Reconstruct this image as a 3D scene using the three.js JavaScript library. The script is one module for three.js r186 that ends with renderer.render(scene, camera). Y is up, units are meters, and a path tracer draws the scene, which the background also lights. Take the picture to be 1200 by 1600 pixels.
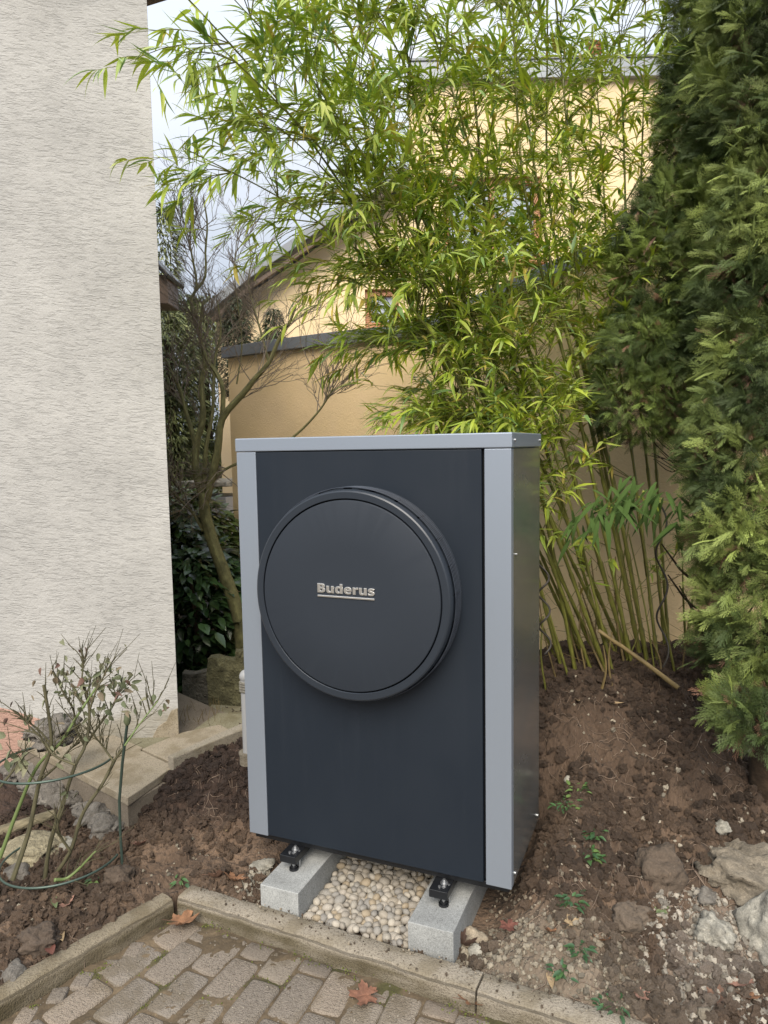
import * as THREE from 'three';
import { FontLoader } from 'three/addons/loaders/FontLoader.js';
import { TextGeometry } from 'three/addons/geometries/TextGeometry.js';
import { mergeGeometries, mergeVertices, toCreasedNormals } from 'three/addons/utils/BufferGeometryUtils.js';
import { RoundedBoxGeometry } from 'three/addons/geometries/RoundedBoxGeometry.js';
import { ImprovedNoise } from 'three/addons/math/ImprovedNoise.js';

// ---------- camera, sky, sun, exposure ----------
const scene = new THREE.Scene();
const FPX = 1120.73, CAM = new THREE.Vector3(0.91476, 1.34561, 2.04275);
const camera = new THREE.PerspectiveCamera(71.03, 3 / 4, 0.05, 3000);
camera.rotation.order = 'YXZ';
camera.rotation.set(-0.0911406, 0.3931204, -0.0168917);
camera.position.copy(CAM);
camera.updateMatrixWorld(true);

const SKY = { zenith: 0.47, tint: [0.89, 0.965, 1.10] };
const sunDir = new THREE.Vector3(0.18, 0.67, 0.72).normalize();
const sun = new THREE.DirectionalLight(0xfff3e2, 1.5);
sun.name = 'sun';
sun.position.copy(sunDir).multiplyScalar(20);
sun.castShadow = true; sun.shadow.radius = 75; sun.shadow.mapSize.set(2048, 2048);
Object.assign(sun.shadow.camera, { left: -7, right: 7, top: 7, bottom: -7, near: 1, far: 50 });
scene.add(sun);
const renderer = new THREE.WebGLRenderer({ antialias: true });
renderer.toneMapping = THREE.LinearToneMapping;
renderer.toneMappingExposure = 3.5;
renderer.shadowMap.enabled = true;

// ---------- random, noise ----------
let seedState = 12345;
const reseed = (s) => { seedState = s >>> 0; };
function rnd() { seedState = (seedState + 0x6D2B79F5) >>> 0; let t = seedState; t = Math.imul(t ^ (t >>> 15), t | 1); t ^= t + Math.imul(t ^ (t >>> 7), t | 61); return ((t ^ (t >>> 14)) >>> 0) / 4294967296; }
const rr = (a, b) => a + (b - a) * rnd();
const pick = (a) => a[Math.floor(rnd() * a.length)];
const perlin = new ImprovedNoise();
const n3 = (x, y, z) => perlin.noise(x + 31.7, y + 17.3, z + 5.1);
const fbm3 = (x, y, z, o = 4) => { let s = 0, a = 1, f = 1; for (let i = 0; i < o; i++) { s += a * n3(x * f, y * f, z * f); a *= 0.5; f *= 2.03; } return s; };
const { lerp, clamp, smoothstep } = THREE.MathUtils;
const V = (x, y, z) => new THREE.Vector3(x, y, z);

{ // overcast sky, brighter towards the zenith, faint cloud structure
  const W = 512, H = 256, d = new Float32Array(W * H * 4);
  for (let r = 0; r < H; r++) {
    const el = ((r + 0.5) / H - 0.5) * Math.PI, s = Math.sin(el);
    for (let c = 0; c < W; c++) {
      const az = ((c + 0.5) / W) * Math.PI * 2, x = Math.cos(az) * Math.cos(el), z = Math.sin(az) * Math.cos(el);
      let L = SKY.zenith * (1 + 2 * Math.max(0, s)) / 3;
      const k = 1 / (Math.max(s, 0) + 0.25);
      const cl = fbm3(x * k * 1.3, s * 2, z * k * 1.3, 4);
      L *= 1 + 0.11 * cl;
      const blue = clamp(0.5 + cl * 0.6, 0, 1), i = (r * W + c) * 4;
      const g = s < 0 ? 0.32 : 1;
      d[i] = L * g * lerp(SKY.tint[0] * 0.96, SKY.tint[0] * 1.03, blue);
      d[i + 1] = L * g * SKY.tint[1];
      d[i + 2] = L * g * lerp(SKY.tint[2] * 1.03, SKY.tint[2] * 0.97, blue) * (s < 0 ? 0.85 : 1);
      d[i + 3] = 1;
    }
  }
  const t = new THREE.DataTexture(d, W, H, THREE.RGBAFormat, THREE.FloatType);
  t.mapping = THREE.EquirectangularReflectionMapping; t.magFilter = THREE.LinearFilter; t.minFilter = THREE.LinearFilter; t.needsUpdate = true;
  scene.background = t; scene.environment = t;
}

// ---------- pixels of the 1200 x 1600 photograph -> points in the place ----------
function ray(u, v) { return V((u - 600) / FPX, -(v - 800) / FPX, -1).applyMatrix4(new THREE.Matrix4().extractRotation(camera.matrixWorld)); }
const at = (u, v, depth) => ray(u, v).multiplyScalar(depth).add(CAM);
function onY(u, v, y) { const d = ray(u, v); return d.multiplyScalar((y - CAM.y) / d.y).add(CAM); }
function onPlane(u, v, p, n) { const d = ray(u, v); return d.clone().multiplyScalar(p.clone().sub(CAM).dot(n) / d.dot(n)).add(CAM); }
const depthOf = (x, z) => (x - CAM.x) * -0.3831 + (z - CAM.z) * -0.9237;
function toPx(p) { const q = p.clone().applyMatrix4(camera.matrixWorldInverse); return [600 + FPX * q.x / -q.z, 800 - FPX * q.y / -q.z, -q.z]; }
camera.matrixWorldInverse.copy(camera.matrixWorld).invert();

// ---------- object helpers ----------
const used = {};
function numbered(n) { const k = used[n] = (used[n] ?? -1) + 1; return k ? `${n}_${String(k).padStart(3, '0')}` : n; }
function tag(o, label, category, group, kind) { if (label) o.userData.label = label; if (category) o.userData.category = category; if (group) o.userData.group = group; if (kind) o.userData.kind = kind; return o; }
function mesh(name, geo, mat, parent = scene) { const m = new THREE.Mesh(geo, mat); m.name = parent === scene ? numbered(name) : name; m.castShadow = m.receiveShadow = true; parent.add(m); return m; }
function thing(name, label, category, pos = [0, 0, 0], group) { const g = new THREE.Group(); g.name = numbered(name); g.position.set(...pos); scene.add(g); return tag(g, label, category, group); }
const struct = (name, geo, mat) => tag(mesh(name, geo, mat), null, null, null, 'structure');
const stuff = (o) => { o.userData.kind = 'stuff'; return o; };
function inst(name, geo, mat, mats, cols, parent = scene) {
  const m = new THREE.InstancedMesh(geo, mat, mats.length); m.name = parent === scene ? numbered(name) : name;
  mats.forEach((x, i) => m.setMatrixAt(i, x)); if (cols) cols.forEach((c, i) => m.setColorAt(i, c));
  m.castShadow = m.receiveShadow = true; parent.add(m); return m;
}
const col = (r, g, b) => new THREE.Color().setRGB(r, g, b);
const srgb = (r, g, b) => new THREE.Color(`rgb(${r},${g},${b})`);
const M4 = (p, q, s) => new THREE.Matrix4().compose(p, q, typeof s === 'number' ? V(s, s, s) : s);
const randQ = () => new THREE.Quaternion().setFromEuler(new THREE.Euler(rr(0, 6.28), rr(0, 6.28), rr(0, 6.28)));
function basis(p, dir, nrm, s) { // local +Z along dir, +Y towards nrm
  const z = dir.clone().normalize(), x = nrm.clone().cross(z); if (x.lengthSq() < 1e-6) x.set(1, 0, 0).cross(z); x.normalize(); const y = z.clone().cross(x);
  const k = typeof s === 'number' ? V(s, s, s) : s;
  return new THREE.Matrix4().makeBasis(x.multiplyScalar(k.x), y.multiplyScalar(k.y), z.multiplyScalar(k.z)).setPosition(p);
}
function taperTube(pts, rad, sides = 7, cap = true) { // tube through points with a radius each
  const pos = [], idx = [], uv = []; let up = V(0.13, 0.9, 0.4).normalize(), len = 0;
  pts.forEach((p, i) => {
    const t = (pts[Math.min(i + 1, pts.length - 1)]).clone().sub(pts[Math.max(i - 1, 0)]).normalize();
    const a = up.clone().sub(t.clone().multiplyScalar(up.dot(t))); if (a.lengthSq() < 1e-4) a.set(t.y, -t.x, 0.1); a.normalize(); up = a; const b = t.clone().cross(a);
    if (i) len += p.distanceTo(pts[i - 1]);
    for (let k = 0; k <= sides; k++) { const an = k / sides * Math.PI * 2, c = Math.cos(an) * rad[i], s = Math.sin(an) * rad[i]; pos.push(p.x + a.x * c + b.x * s, p.y + a.y * c + b.y * s, p.z + a.z * c + b.z * s); uv.push(k / sides * 0.1, len); }
    if (i) for (let k = 0; k < sides; k++) { const q = i * (sides + 1) + k, r = q - sides - 1; idx.push(r, r + 1, q, q, r + 1, q + 1); }
  });
  if (cap) for (const [i, f] of [[0, 1], [pts.length - 1, 0]]) { const c = pos.length / 3, p = pts[i]; pos.push(p.x, p.y, p.z); uv.push(0, 0); for (let k = 0; k < sides; k++) { const q = i * (sides + 1) + k; f ? idx.push(c, q + 1, q) : idx.push(c, q, q + 1); } }
  const g = new THREE.BufferGeometry(); g.setAttribute('position', new THREE.Float32BufferAttribute(pos, 3)); g.setAttribute('uv', new THREE.Float32BufferAttribute(uv, 2)); g.setIndex(idx); g.computeVertexNormals(); return g;
}
function spline(pts, n) { return new THREE.CatmullRomCurve3(pts, false, 'centripetal').getPoints(n); }
function rope(pts, r0, r1 = r0, n = 16, sides = 6) { const p = spline(pts, n); return taperTube(p, p.map((_, i) => lerp(r0, r1, i / n)), sides); }
function boxUV(g, s = 1) { // uv in metres from the faces' own directions
  g = g.index ? g.toNonIndexed() : g; const p = g.attributes.position, uv = new Float32Array(p.count * 2), a = V(), b = V(), c = V();
  for (let i = 0; i < p.count; i += 3) {
    a.fromBufferAttribute(p, i); b.fromBufferAttribute(p, i + 1).sub(a); c.fromBufferAttribute(p, i + 2).sub(a); b.cross(c);
    const x = Math.abs(b.x), y = Math.abs(b.y), z = Math.abs(b.z);
    for (let k = i; k < i + 3; k++) { const X = p.getX(k), Y = p.getY(k), Z = p.getZ(k); const q = y >= x && y >= z ? [X, Z] : x > z ? [Z, Y] : [X, Y]; uv[k * 2] = q[0] * s; uv[k * 2 + 1] = q[1] * s; }
  }
  g.setAttribute('uv', new THREE.BufferAttribute(uv, 2)); return g;
}
const strip = (g) => { g = g.index ? g.toNonIndexed() : g; for (const k of Object.keys(g.attributes)) if (!['position', 'normal', 'uv'].includes(k)) g.deleteAttribute(k); if (!g.attributes.uv) g.setAttribute('uv', new THREE.Float32BufferAttribute(new Float32Array(g.attributes.position.count * 2), 2)); return g; };
const join = (list) => mergeGeometries(list.map(strip));
function rbox(w, h, d, x = 0, y = 0, z = 0, r = 0.003, seg = 2) { return boxUV(new RoundedBoxGeometry(w, h, d, seg, Math.min(r, w / 2.01, h / 2.01, d / 2.01)).translate(x, y, z)); }
function prism(pts, y0, y1, bev = 0.004) { // pts [x,z] outline, extruded upwards
  const s = new THREE.Shape(pts.map(([x, z]) => new THREE.Vector2(x, -z)));
  const g = new THREE.ExtrudeGeometry(s, { depth: y1 - y0 - 2 * bev, bevelEnabled: bev > 0, bevelThickness: bev, bevelSize: bev, bevelOffset: -bev, bevelSegments: 2 });
  g.rotateX(-Math.PI / 2).translate(0, y0 + bev, 0); return boxUV(g);
}
function cyl(r, h, x, y, z, seg = 20, axis = 'y', r2 = r) { const g = new THREE.CylinderGeometry(r2, r, h, seg); if (axis === 'z') g.rotateX(Math.PI / 2); if (axis === 'x') g.rotateZ(Math.PI / 2); return g.translate(x, y, z); }
function rockGeo(detail, amp, freq, seed, sx = 1, sy = 1, sz = 1, rough = 0, sharp = 0) {
  let g = mergeVertices(new THREE.IcosahedronGeometry(1, detail).deleteAttribute('uv').deleteAttribute('normal'), 1e-5); const p = g.attributes.position, v = V();
  for (let i = 0; i < p.count; i++) { v.fromBufferAttribute(p, i); const k = 1 + amp * fbm3(v.x * freq + seed, v.y * freq, v.z * freq, 3) + (rough ? rough * fbm3(v.x * freq * 5 + seed, v.y * freq * 5, v.z * freq * 5, 3) : 0); p.setXYZ(i, v.x * k * sx, v.y * k * sy, v.z * k * sz); }
  g.computeVertexNormals(); return boxUV(sharp ? toCreasedNormals(g, sharp) : g);
}

// ---------- textures ----------
function hashGrid(seed) { const a = new Float32Array(65536); let s = seed * 7919 + 13; for (let i = 0; i < 65536; i++) { s = (Math.imul(s, 1664525) + 1013904223) >>> 0; a[i] = s / 4294967296; } return a; }
const HG = hashGrid(5);
const hv = (x, y, px, py, sd) => HG[(((x % px + px) % px) * 131 + ((y % py + py) % py) * 1031 + sd * 7919) & 65535];
function pn(x, y, px, py, sd = 0) { const ix = Math.floor(x), iy = Math.floor(y), fx = x - ix, fy = y - iy, u = fx * fx * (3 - 2 * fx), v = fy * fy * (3 - 2 * fy); return lerp(lerp(hv(ix, iy, px, py, sd), hv(ix + 1, iy, px, py, sd), u), lerp(hv(ix, iy + 1, px, py, sd), hv(ix + 1, iy + 1, px, py, sd), u), v); }
function pf(u, v, fx, fy, o, sd = 0) { let s = 0, a = 0.5, t = 0; for (let i = 0; i < o; i++) { s += a * pn(u * fx, v * fy, fx, fy, sd + i); t += a; a *= 0.55; fx *= 2; fy *= 2; } return s / t; }
function tex(size, metres, fn, isColor, h = size) {
  const d = new Uint8Array(size * h * 4);
  for (let y = 0; y < h; y++) for (let x = 0; x < size; x++) { const c = fn(x / size, y / h), i = (y * size + x) * 4; const k = Array.isArray(c) ? c : [c, c, c]; for (let j = 0; j < 3; j++) d[i + j] = clamp(k[j], 0, 1) * 255; d[i + 3] = 255; }
  const t = new THREE.DataTexture(d, size, h); t.wrapS = t.wrapT = THREE.RepeatWrapping; t.magFilter = THREE.LinearFilter; t.minFilter = THREE.LinearMipmapLinearFilter; t.generateMipmaps = true; if (isColor) t.colorSpace = THREE.SRGBColorSpace;
  const m = Array.isArray(metres) ? metres : [metres, metres]; t.repeat.set(1 / m[0], 1 / m[1]); t.needsUpdate = true; return t;
}
const std = (o) => new THREE.MeshStandardMaterial(o);
const mixc = (a, b, t) => a.map((x, i) => lerp(x, b[i], clamp(t, 0, 1)));

// scratched render of the house: short ragged ridges
const plasterH = (u, v) => { const w = pf(u, v, 7, 7, 3, 40) * 0.05; const a = 1 - Math.abs(pf(u + w * 0.4, v + w * 0.4, 26, 150, 3, 3) - 0.5) * 2, m = pf(u, v, 40, 90, 2, 31); const groove = smoothstep(a, 0.74, 0.99) * smoothstep(m, 0.3, 0.6), b = pf(u, v, 230, 260, 2, 11), c = pf(u + w * 0.5, v + w * 0.5, 40, 150, 2, 21); return clamp(0.52 - 0.40 * groove + 0.42 * (b - 0.5) + 0.40 * (c - 0.5), 0, 1); };
const T = {
  plasterB: tex(2048, 1.5, plasterH),
  plasterC: tex(1024, 1.5, (u, v) => { const h = plasterH(u, v), k = 0.93 + 0.12 * (pf(u, v, 5, 5, 4, 7) - 0.5) + 0.14 * (h - 0.5); return [k, k * (0.995), k * 0.985]; }, true),
  stuccoB: tex(512, 0.5, (u, v) => pf(u, v, 60, 60, 3, 2)),
  stuccoC: tex(512, 2.2, (u, v) => { const k = 0.92 + 0.16 * (pf(u, v, 4, 4, 6, 9) - 0.5); return [k, k, k * (0.97 + 0.05 * pf(u, v, 8, 8, 3, 17))]; }, true),
  concreteC: tex(1024, 0.7, (u, v) => { const k = 0.86 + 0.3 * (pf(u, v, 7, 7, 5, 1) - 0.5) + 0.22 * (pn(u * 330, v * 330, 330, 330, 6) - 0.5) - (pn(u * 150, v * 150, 150, 150, 8) > 0.93 ? 0.22 : 0); return [k, k, k * 0.99]; }, true),
  concreteB: tex(1024, 0.7, (u, v) => 0.6 + 0.25 * (pf(u, v, 90, 90, 3, 4) - 0.5) - (pn(u * 150, v * 150, 150, 150, 8) > 0.93 ? 0.4 : 0)),
  aggC: tex(1024, 0.45, (u, v) => { const g = pn(u * 150, v * 150, 150, 150, 3), g2 = pn(u * 300, v * 300, 300, 300, 5), st = pf(u, v, 5, 5, 5, 12); let c = [0.84, 0.815, 0.775]; c = mixc(c, [0.70, 0.67, 0.63], smoothstep(g, 0.55, 0.85)); c = mixc(c, [0.95, 0.93, 0.89], smoothstep(g2, 0.74, 0.95)); return mixc(c, [0.66, 0.62, 0.54], smoothstep(st, 0.45, 0.75) * 0.6); }, true),
  aggB: tex(1024, 0.45, (u, v) => 0.5 * pn(u * 150, v * 150, 150, 150, 3) + 0.35 * pn(u * 300, v * 300, 300, 300, 5) + 0.3 * pf(u, v, 30, 30, 3, 8)),
  soilC: tex(1024, 0.6, (u, v) => { const a = pf(u, v, 6, 6, 6, 2), g = pn(u * 120, v * 120, 120, 120, 4), f = pf(u, v, 90, 90, 3, 9); let c = mixc([0.58, 0.555, 0.525], [0.93, 0.90, 0.87], a * 0.7 + f * 0.5 - 0.1); if (g > 0.9) c = mixc(c, [1, 0.96, 0.9], 0.5); return c; }, true),
  soilB: tex(1024, 0.6, (u, v) => 0.6 * pf(u, v, 40, 40, 4, 6) + 0.5 * Math.abs(pf(u, v, 20, 20, 4, 14) - 0.5) * 2),
  stoneC: tex(512, 0.3, (u, v) => { const k = 0.75 + 0.5 * (pf(u, v, 8, 8, 6, 5) - 0.5) + 0.16 * (pn(u * 120, v * 120, 120, 120, 2) - 0.5); return [k, k * 0.98, k * 0.94]; }, true),
  stoneB: tex(512, 0.3, (u, v) => pf(u, v, 24, 24, 5, 7)),
  barkC: tex(512, [0.1, 0.4], (u, v) => { const k = 0.72 + 0.5 * (pf(u, v, 8, 10, 5, 3) - 0.5); return [k, k, k * 0.92]; }, true),
  barkB: tex(512, [0.1, 0.4], (u, v) => pf(u, v, 14, 20, 4, 6)),
  paintB: tex(512, 0.12, (u, v) => pf(u, v, 100, 100, 2, 3)),
  film: tex(512, [0.8, 1.4], (u, v) => 0.6 + 0.35 * (pf(u, v, 4, 5, 5, 33) - 0.5) + 0.25 * Math.max(0, pf(u, v, 40, 3, 3, 44) - 0.55)),
  smear: tex(512, [0.55, 0.9], (u, v) => 0.42 + 0.5 * (pf(u, v, 3, 9, 4, 23) - 0.5)),
};
const M = {
  plaster: std({ color: col(0.445, 0.449, 0.445), map: T.plasterC, bumpMap: T.plasterB, bumpScale: 0.0027, roughness: 0.95 }),
  plinth: std({ color: col(0.42, 0.27, 0.22), map: T.plasterC, bumpMap: T.plasterB, bumpScale: 0.0042, roughness: 0.95 }),
  yellow: std({ color: col(0.86, 0.66, 0.39), map: T.stuccoC, bumpMap: T.stuccoB, bumpScale: 0.002, roughness: 0.9 }),
  yellow2: std({ color: col(0.86, 0.69, 0.44), map: T.stuccoC, bumpMap: T.stuccoB, bumpScale: 0.002, roughness: 0.9 }),
  zinc: std({ color: col(0.20, 0.22, 0.25), roughness: 0.5, metalness: 0.3, map: T.stuccoC }),
  roofing: std({ color: col(0.22, 0.21, 0.21), roughness: 0.8 }),
  dark: new THREE.MeshPhysicalMaterial({ color: col(0.0105, 0.0165, 0.026), specularIntensity: 0.75, roughness: 0.82, roughnessMap: T.film, metalness: 0.1, bumpMap: T.paintB, bumpScale: 0.00012, clearcoat: 0.12, clearcoatRoughness: 0.45 }),
  disc: new THREE.MeshPhysicalMaterial({ color: col(0.022, 0.0285, 0.039), specularIntensity: 0.75, roughness: 0.52, metalness: 0.1, bumpMap: T.paintB, bumpScale: 0.00012 }),
  ring: new THREE.MeshPhysicalMaterial({ color: col(0.024, 0.031, 0.042), roughness: 0.36, metalness: 0.15 }),
  slat: std({ color: col(0.045, 0.055, 0.075), roughness: 0.45 }),
  hollow: new THREE.MeshPhysicalMaterial({ color: col(0.004, 0.005, 0.007), roughness: 1, specularIntensity: 0.1 }),
  black: std({ color: col(0.008, 0.009, 0.011), roughness: 0.35 }),
  silver: std({ color: col(0.30, 0.345, 0.41), roughness: 0.42, metalness: 0.55, bumpMap: T.paintB, bumpScale: 0.0001 }),
  side: std({ color: col(0.24, 0.26, 0.265), roughness: 0.5, roughnessMap: T.smear, metalness: 0.7 }),
  chrome: std({ color: col(0.92, 0.90, 0.86), roughness: 0.34, metalness: 1 }),
  steel: std({ color: col(0.42, 0.43, 0.44), roughness: 0.42, metalness: 0.9 }),
  stoneBlock: std({ color: col(0.37, 0.385, 0.39), map: T.concreteC, bumpMap: T.concreteB, bumpScale: 0.0012, roughness: 0.9 }),
  kerbV: std({ color: col(0.40, 0.38, 0.34), vertexColors: true, map: T.aggC, bumpMap: T.aggB, bumpScale: 0.003, roughness: 0.95 }),
  kerb: std({ color: col(0.40, 0.385, 0.34), map: T.aggC, bumpMap: T.aggB, bumpScale: 0.003, roughness: 0.95 }),
  kerbOld: std({ color: col(0.30, 0.275, 0.22), vertexColors: true, map: T.aggC, bumpMap: T.aggB, bumpScale: 0.003, roughness: 0.95 }),
  slab: std({ color: col(0.42, 0.39, 0.325), map: T.aggC, bumpMap: T.aggB, bumpScale: 0.002, roughness: 0.95 }),
  mossSlab: std({ color: col(0.30, 0.30, 0.22), map: T.aggC, bumpMap: T.aggB, bumpScale: 0.003, roughness: 0.95 }),
  rubble: std({ color: col(0.24, 0.23, 0.22), map: T.stoneC, bumpMap: T.stoneB, bumpScale: 0.006, roughness: 1 }),
  rockTan: std({ color: col(0.30, 0.27, 0.225), map: T.stoneC, bumpMap: T.stoneB, bumpScale: 0.006, roughness: 1 }),
  rockPale: std({ color: col(0.46, 0.46, 0.43), map: T.stoneC, bumpMap: T.stoneB, bumpScale: 0.004, roughness: 1 }),
  rockDark: std({ color: col(0.20, 0.20, 0.18), map: T.stoneC, bumpMap: T.stoneB, bumpScale: 0.012, roughness: 1 }),
  rockMoss: std({ color: col(0.20, 0.20, 0.12), map: T.stoneC, bumpMap: T.stoneB, bumpScale: 0.012, roughness: 1 }),
  soil: std({ vertexColors: true, map: T.soilC, bumpMap: T.soilB, bumpScale: 0.02, roughness: 1 }),
  clod: std({ map: T.soilC, bumpMap: T.soilB, bumpScale: 0.006, roughness: 1 }),
  white: std({ roughness: 0.9, map: T.stoneC }),
  ground: std({ color: col(0.16, 0.145, 0.11), map: T.soilC, roughness: 1 }),
  joint: std({ vertexColors: true, map: T.soilC, bumpMap: T.soilB, bumpScale: 0.004, roughness: 1 }),
  bark: std({ color: col(0.30, 0.29, 0.15), map: T.barkC, bumpMap: T.barkB, bumpScale: 0.004, roughness: 0.9 }),
  twig: std({ color: col(0.20, 0.165, 0.13), roughness: 0.9 }),
  root: std({ color: col(0.24, 0.18, 0.135), roughness: 0.9 }),
  culm: std({ color: col(0.30, 0.31, 0.075), map: T.barkC, roughness: 0.45 }),
  culmDry: std({ color: col(0.34, 0.25, 0.12), map: T.barkC, roughness: 0.7 }),
  bambooLeaf: new THREE.MeshPhysicalMaterial({ color: 0xffffff, roughness: 0.55, transmission: 0.5, thickness: 0 }),
  needle: std({ color: 0xffffff, roughness: 0.65 }),
  thujaBark: std({ color: col(0.10, 0.065, 0.045), map: T.barkC, bumpMap: T.barkB, bumpScale: 0.006, roughness: 1 }),
  glossy: std({ color: 0xffffff, roughness: 0.32 }),
  rose: std({ color: col(0.17, 0.155, 0.095), map: T.barkC, roughness: 0.8 }),
  roseGreen: std({ color: col(0.13, 0.18, 0.06), roughness: 0.6 }),
  wire: std({ color: col(0.055, 0.085, 0.07), roughness: 0.4, metalness: 0.3 }),
  pipe: std({ color: col(0.27, 0.28, 0.29), roughness: 0.45 }),
  orange: std({ color: col(0.36, 0.17, 0.085), roughness: 0.5 }),
  glass: std({ color: col(0.42, 0.47, 0.55), roughness: 0.08, metalness: 0.2 }),
  brownPaint: std({ color: col(0.115, 0.08, 0.058), roughness: 0.6 }),
  terracotta: std({ color: col(0.40, 0.13, 0.075), map: T.stoneC, roughness: 0.9 }),
  rust: std({ color: col(0.05, 0.045, 0.04), roughness: 0.6, metalness: 0.4 }),
};

// ---------- the lie of the land ----------
const zf = (x) => 0.21 + 0.042 * (x + 0.6);            // front edge of the front kerb
const xl = (z) => -0.628 - 0.2975 * (z - 0.223);       // inner edge of the left kerb
function soilBase(x, z) {
  const dp = depthOf(x, z);
  const right = Math.min(-0.15 + 0.38 * Math.max(0, dp - 1.83), 0.375 - 0.28 * Math.max(0, dp - 3.25));
  let wR = smoothstep(x, 0.40, 0.62);
  if (z < -0.45) wR = Math.max(wR, smoothstep(-z, 0.45, 0.8) * smoothstep(x, -0.5, 0.35));
  const s = -(z + 0.06) * 0.93 - (x + 0.80) * 0.30;
  let left = -0.152 + 0.14 * smoothstep(s, 0.02, 0.34) * smoothstep(x, -1.25, -1.0);
  if (x < -0.9) left -= 0.03 * smoothstep(-x, 0.9, 1.4) * smoothstep(z, -0.1, 0.3);
  if (z < -1) left = lerp(left, -0.25, smoothstep(-z, 1, 1.8));
  const under = smoothstep(x, -0.46, -0.38) * (1 - smoothstep(x, 0.36, 0.46)) * smoothstep(z, -0.6, -0.4);
  return lerp(lerp(left, right, wR), -0.185, under);
}
function soilH(x, z) {
  const a = smoothstep(-z, -0.3, 0.9) * 0.5 + 0.75, nearPump = smoothstep(Math.abs(x), 0.3, 0.62) + smoothstep(-z, 0.5, 0.9);
  const k = clamp(nearPump, 0.12, 1);
  let h = soilBase(x, z) + k * a * (0.05 * n3(x * 3.1, 1.5, z * 3.1) + 0.034 * n3(x * 8, 2.5, z * 8) + 0.034 * (Math.abs(n3(x * 15 + n3(x * 20, 6, z * 20), 4, z * 15)) - 0.2) + 0.022 * Math.abs(n3(x * 34, 7, z * 34)) + 0.011 * n3(x * 75, 9, z * 75));
  const d = Math.min(z - zf(x) + 0.045, x - xl(z) + 0.035);
  // against the kerb the soil stays just under its top
  const e = Math.min(z - zf(x) + 0.14, x - xl(z) + 0.14);
  if (e > 0) h = Math.min(h, lerp(h, -0.162, smoothstep(e, 0, 0.05)));
  return d > 0 ? lerp(h, -0.3, smoothstep(d, 0, 0.03)) : h;
}
function soilColor(x, z) {
  const n = fbm3(x * 4, 3, z * 4, 4), n2 = fbm3(x * 11, 8, z * 11, 3);
  let c = mixc([0.120, 0.087, 0.064], [0.235, 0.173, 0.126], 0.5 + n * 0.9 + n2 * 0.35);          // brown loam
  c = mixc(c, [0.088, 0.062, 0.046], smoothstep(-z + 0.2 * n, 0.25, 0.95) * smoothstep(x, -0.2, 0.3) * 0.75);  // dark humus of the heap
  c = mixc(c, [0.17, 0.118, 0.082], smoothstep(0.2 - Math.hypot(x - 0.88, z - 0.08) + n * 0.1, 0, 0.1) * 0.7); // rusty loam
  c = mixc(c, [0.070, 0.047, 0.037], smoothstep(-z - (x + 0.8) * 0.3, 0.06, 0.3) * (1 - smoothstep(x, -0.5, -0.2))); // freshly cut bank
  c = mixc(c, [0.29, 0.26, 0.215], smoothstep(z + 0.25 * n - Math.abs(x - 0.60) * 0.8, -0.2, 0.14) * smoothstep(x, 0.28, 0.4) * 0.75); // sandy strip by the kerb
  return mixc(c, [0.38, 0.355, 0.325], smoothstep(0.17 - Math.hypot(x - 1.04, z + 0.10) + n * 0.14, 0, 0.16) * 0.7); // mortar crumbs
}
function surfH(x, z) { // soil, kerb or paving, whatever is on top
  const f = z - zf(x), l = x - xl(z);
  if (f > 0 && l > 0) return -0.212;
  if ((f > -0.085 && f <= 0 && l > -0.02) || (l > -0.07 && l <= 0 && f > -0.05)) return -0.15;
  return soilH(x, z);
}
function hit(u, v, far = 6) { const d = ray(u, v); for (let t = 1; t < far; t += 0.006) { const p = d.clone().multiplyScalar(t).add(CAM); if (p.y < surfH(p.x, p.z)) return p; } return d.multiplyScalar(far).add(CAM); }

{ // ground sheet to the horizon
  const g = new THREE.PlaneGeometry(2400, 2400, 1, 1).rotateX(-Math.PI / 2).translate(0, -0.42, 0); boxUV(g);
  struct('ground', boxUV(g), M.ground);
}
{ // dug garden soil
  const X0 = -3.2, X1 = 2.6, Z0 = -3.6, Z1 = 1.6;
  const axis = (a, b, fine0, fine1, f, c) => { const o = []; let x = a; while (x < b) { o.push(x); x += x >= fine0 && x < fine1 ? f : c; } o.push(b); return o; };
  const xs = axis(X0, X1, -1.6, 1.7, 0.0085, 0.03), zs = axis(Z0, Z1, -1.7, 0.6, 0.0085, 0.03);
  const pos = [], uv = [], cl = [], idx = [], nx = xs.length;
  for (const z of zs) for (const x of xs) {
    pos.push(x, soilH(x, z), z); uv.push(x, z);
    const c = soilColor(x, z);
    cl.push(...c);
  }
  for (let j = 0; j < zs.length - 1; j++) for (let i = 0; i < nx - 1; i++) { const a = j * nx + i; idx.push(a, a + nx, a + 1, a + 1, a + nx, a + nx + 1); }
  const g = new THREE.BufferGeometry(); g.setAttribute('position', new THREE.Float32BufferAttribute(pos, 3)); g.setAttribute('uv', new THREE.Float32BufferAttribute(uv, 2)); g.setAttribute('color', new THREE.Float32BufferAttribute(cl, 3)); g.setIndex(idx); g.computeVertexNormals();
  struct('soil', g, M.soil);
}
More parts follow.
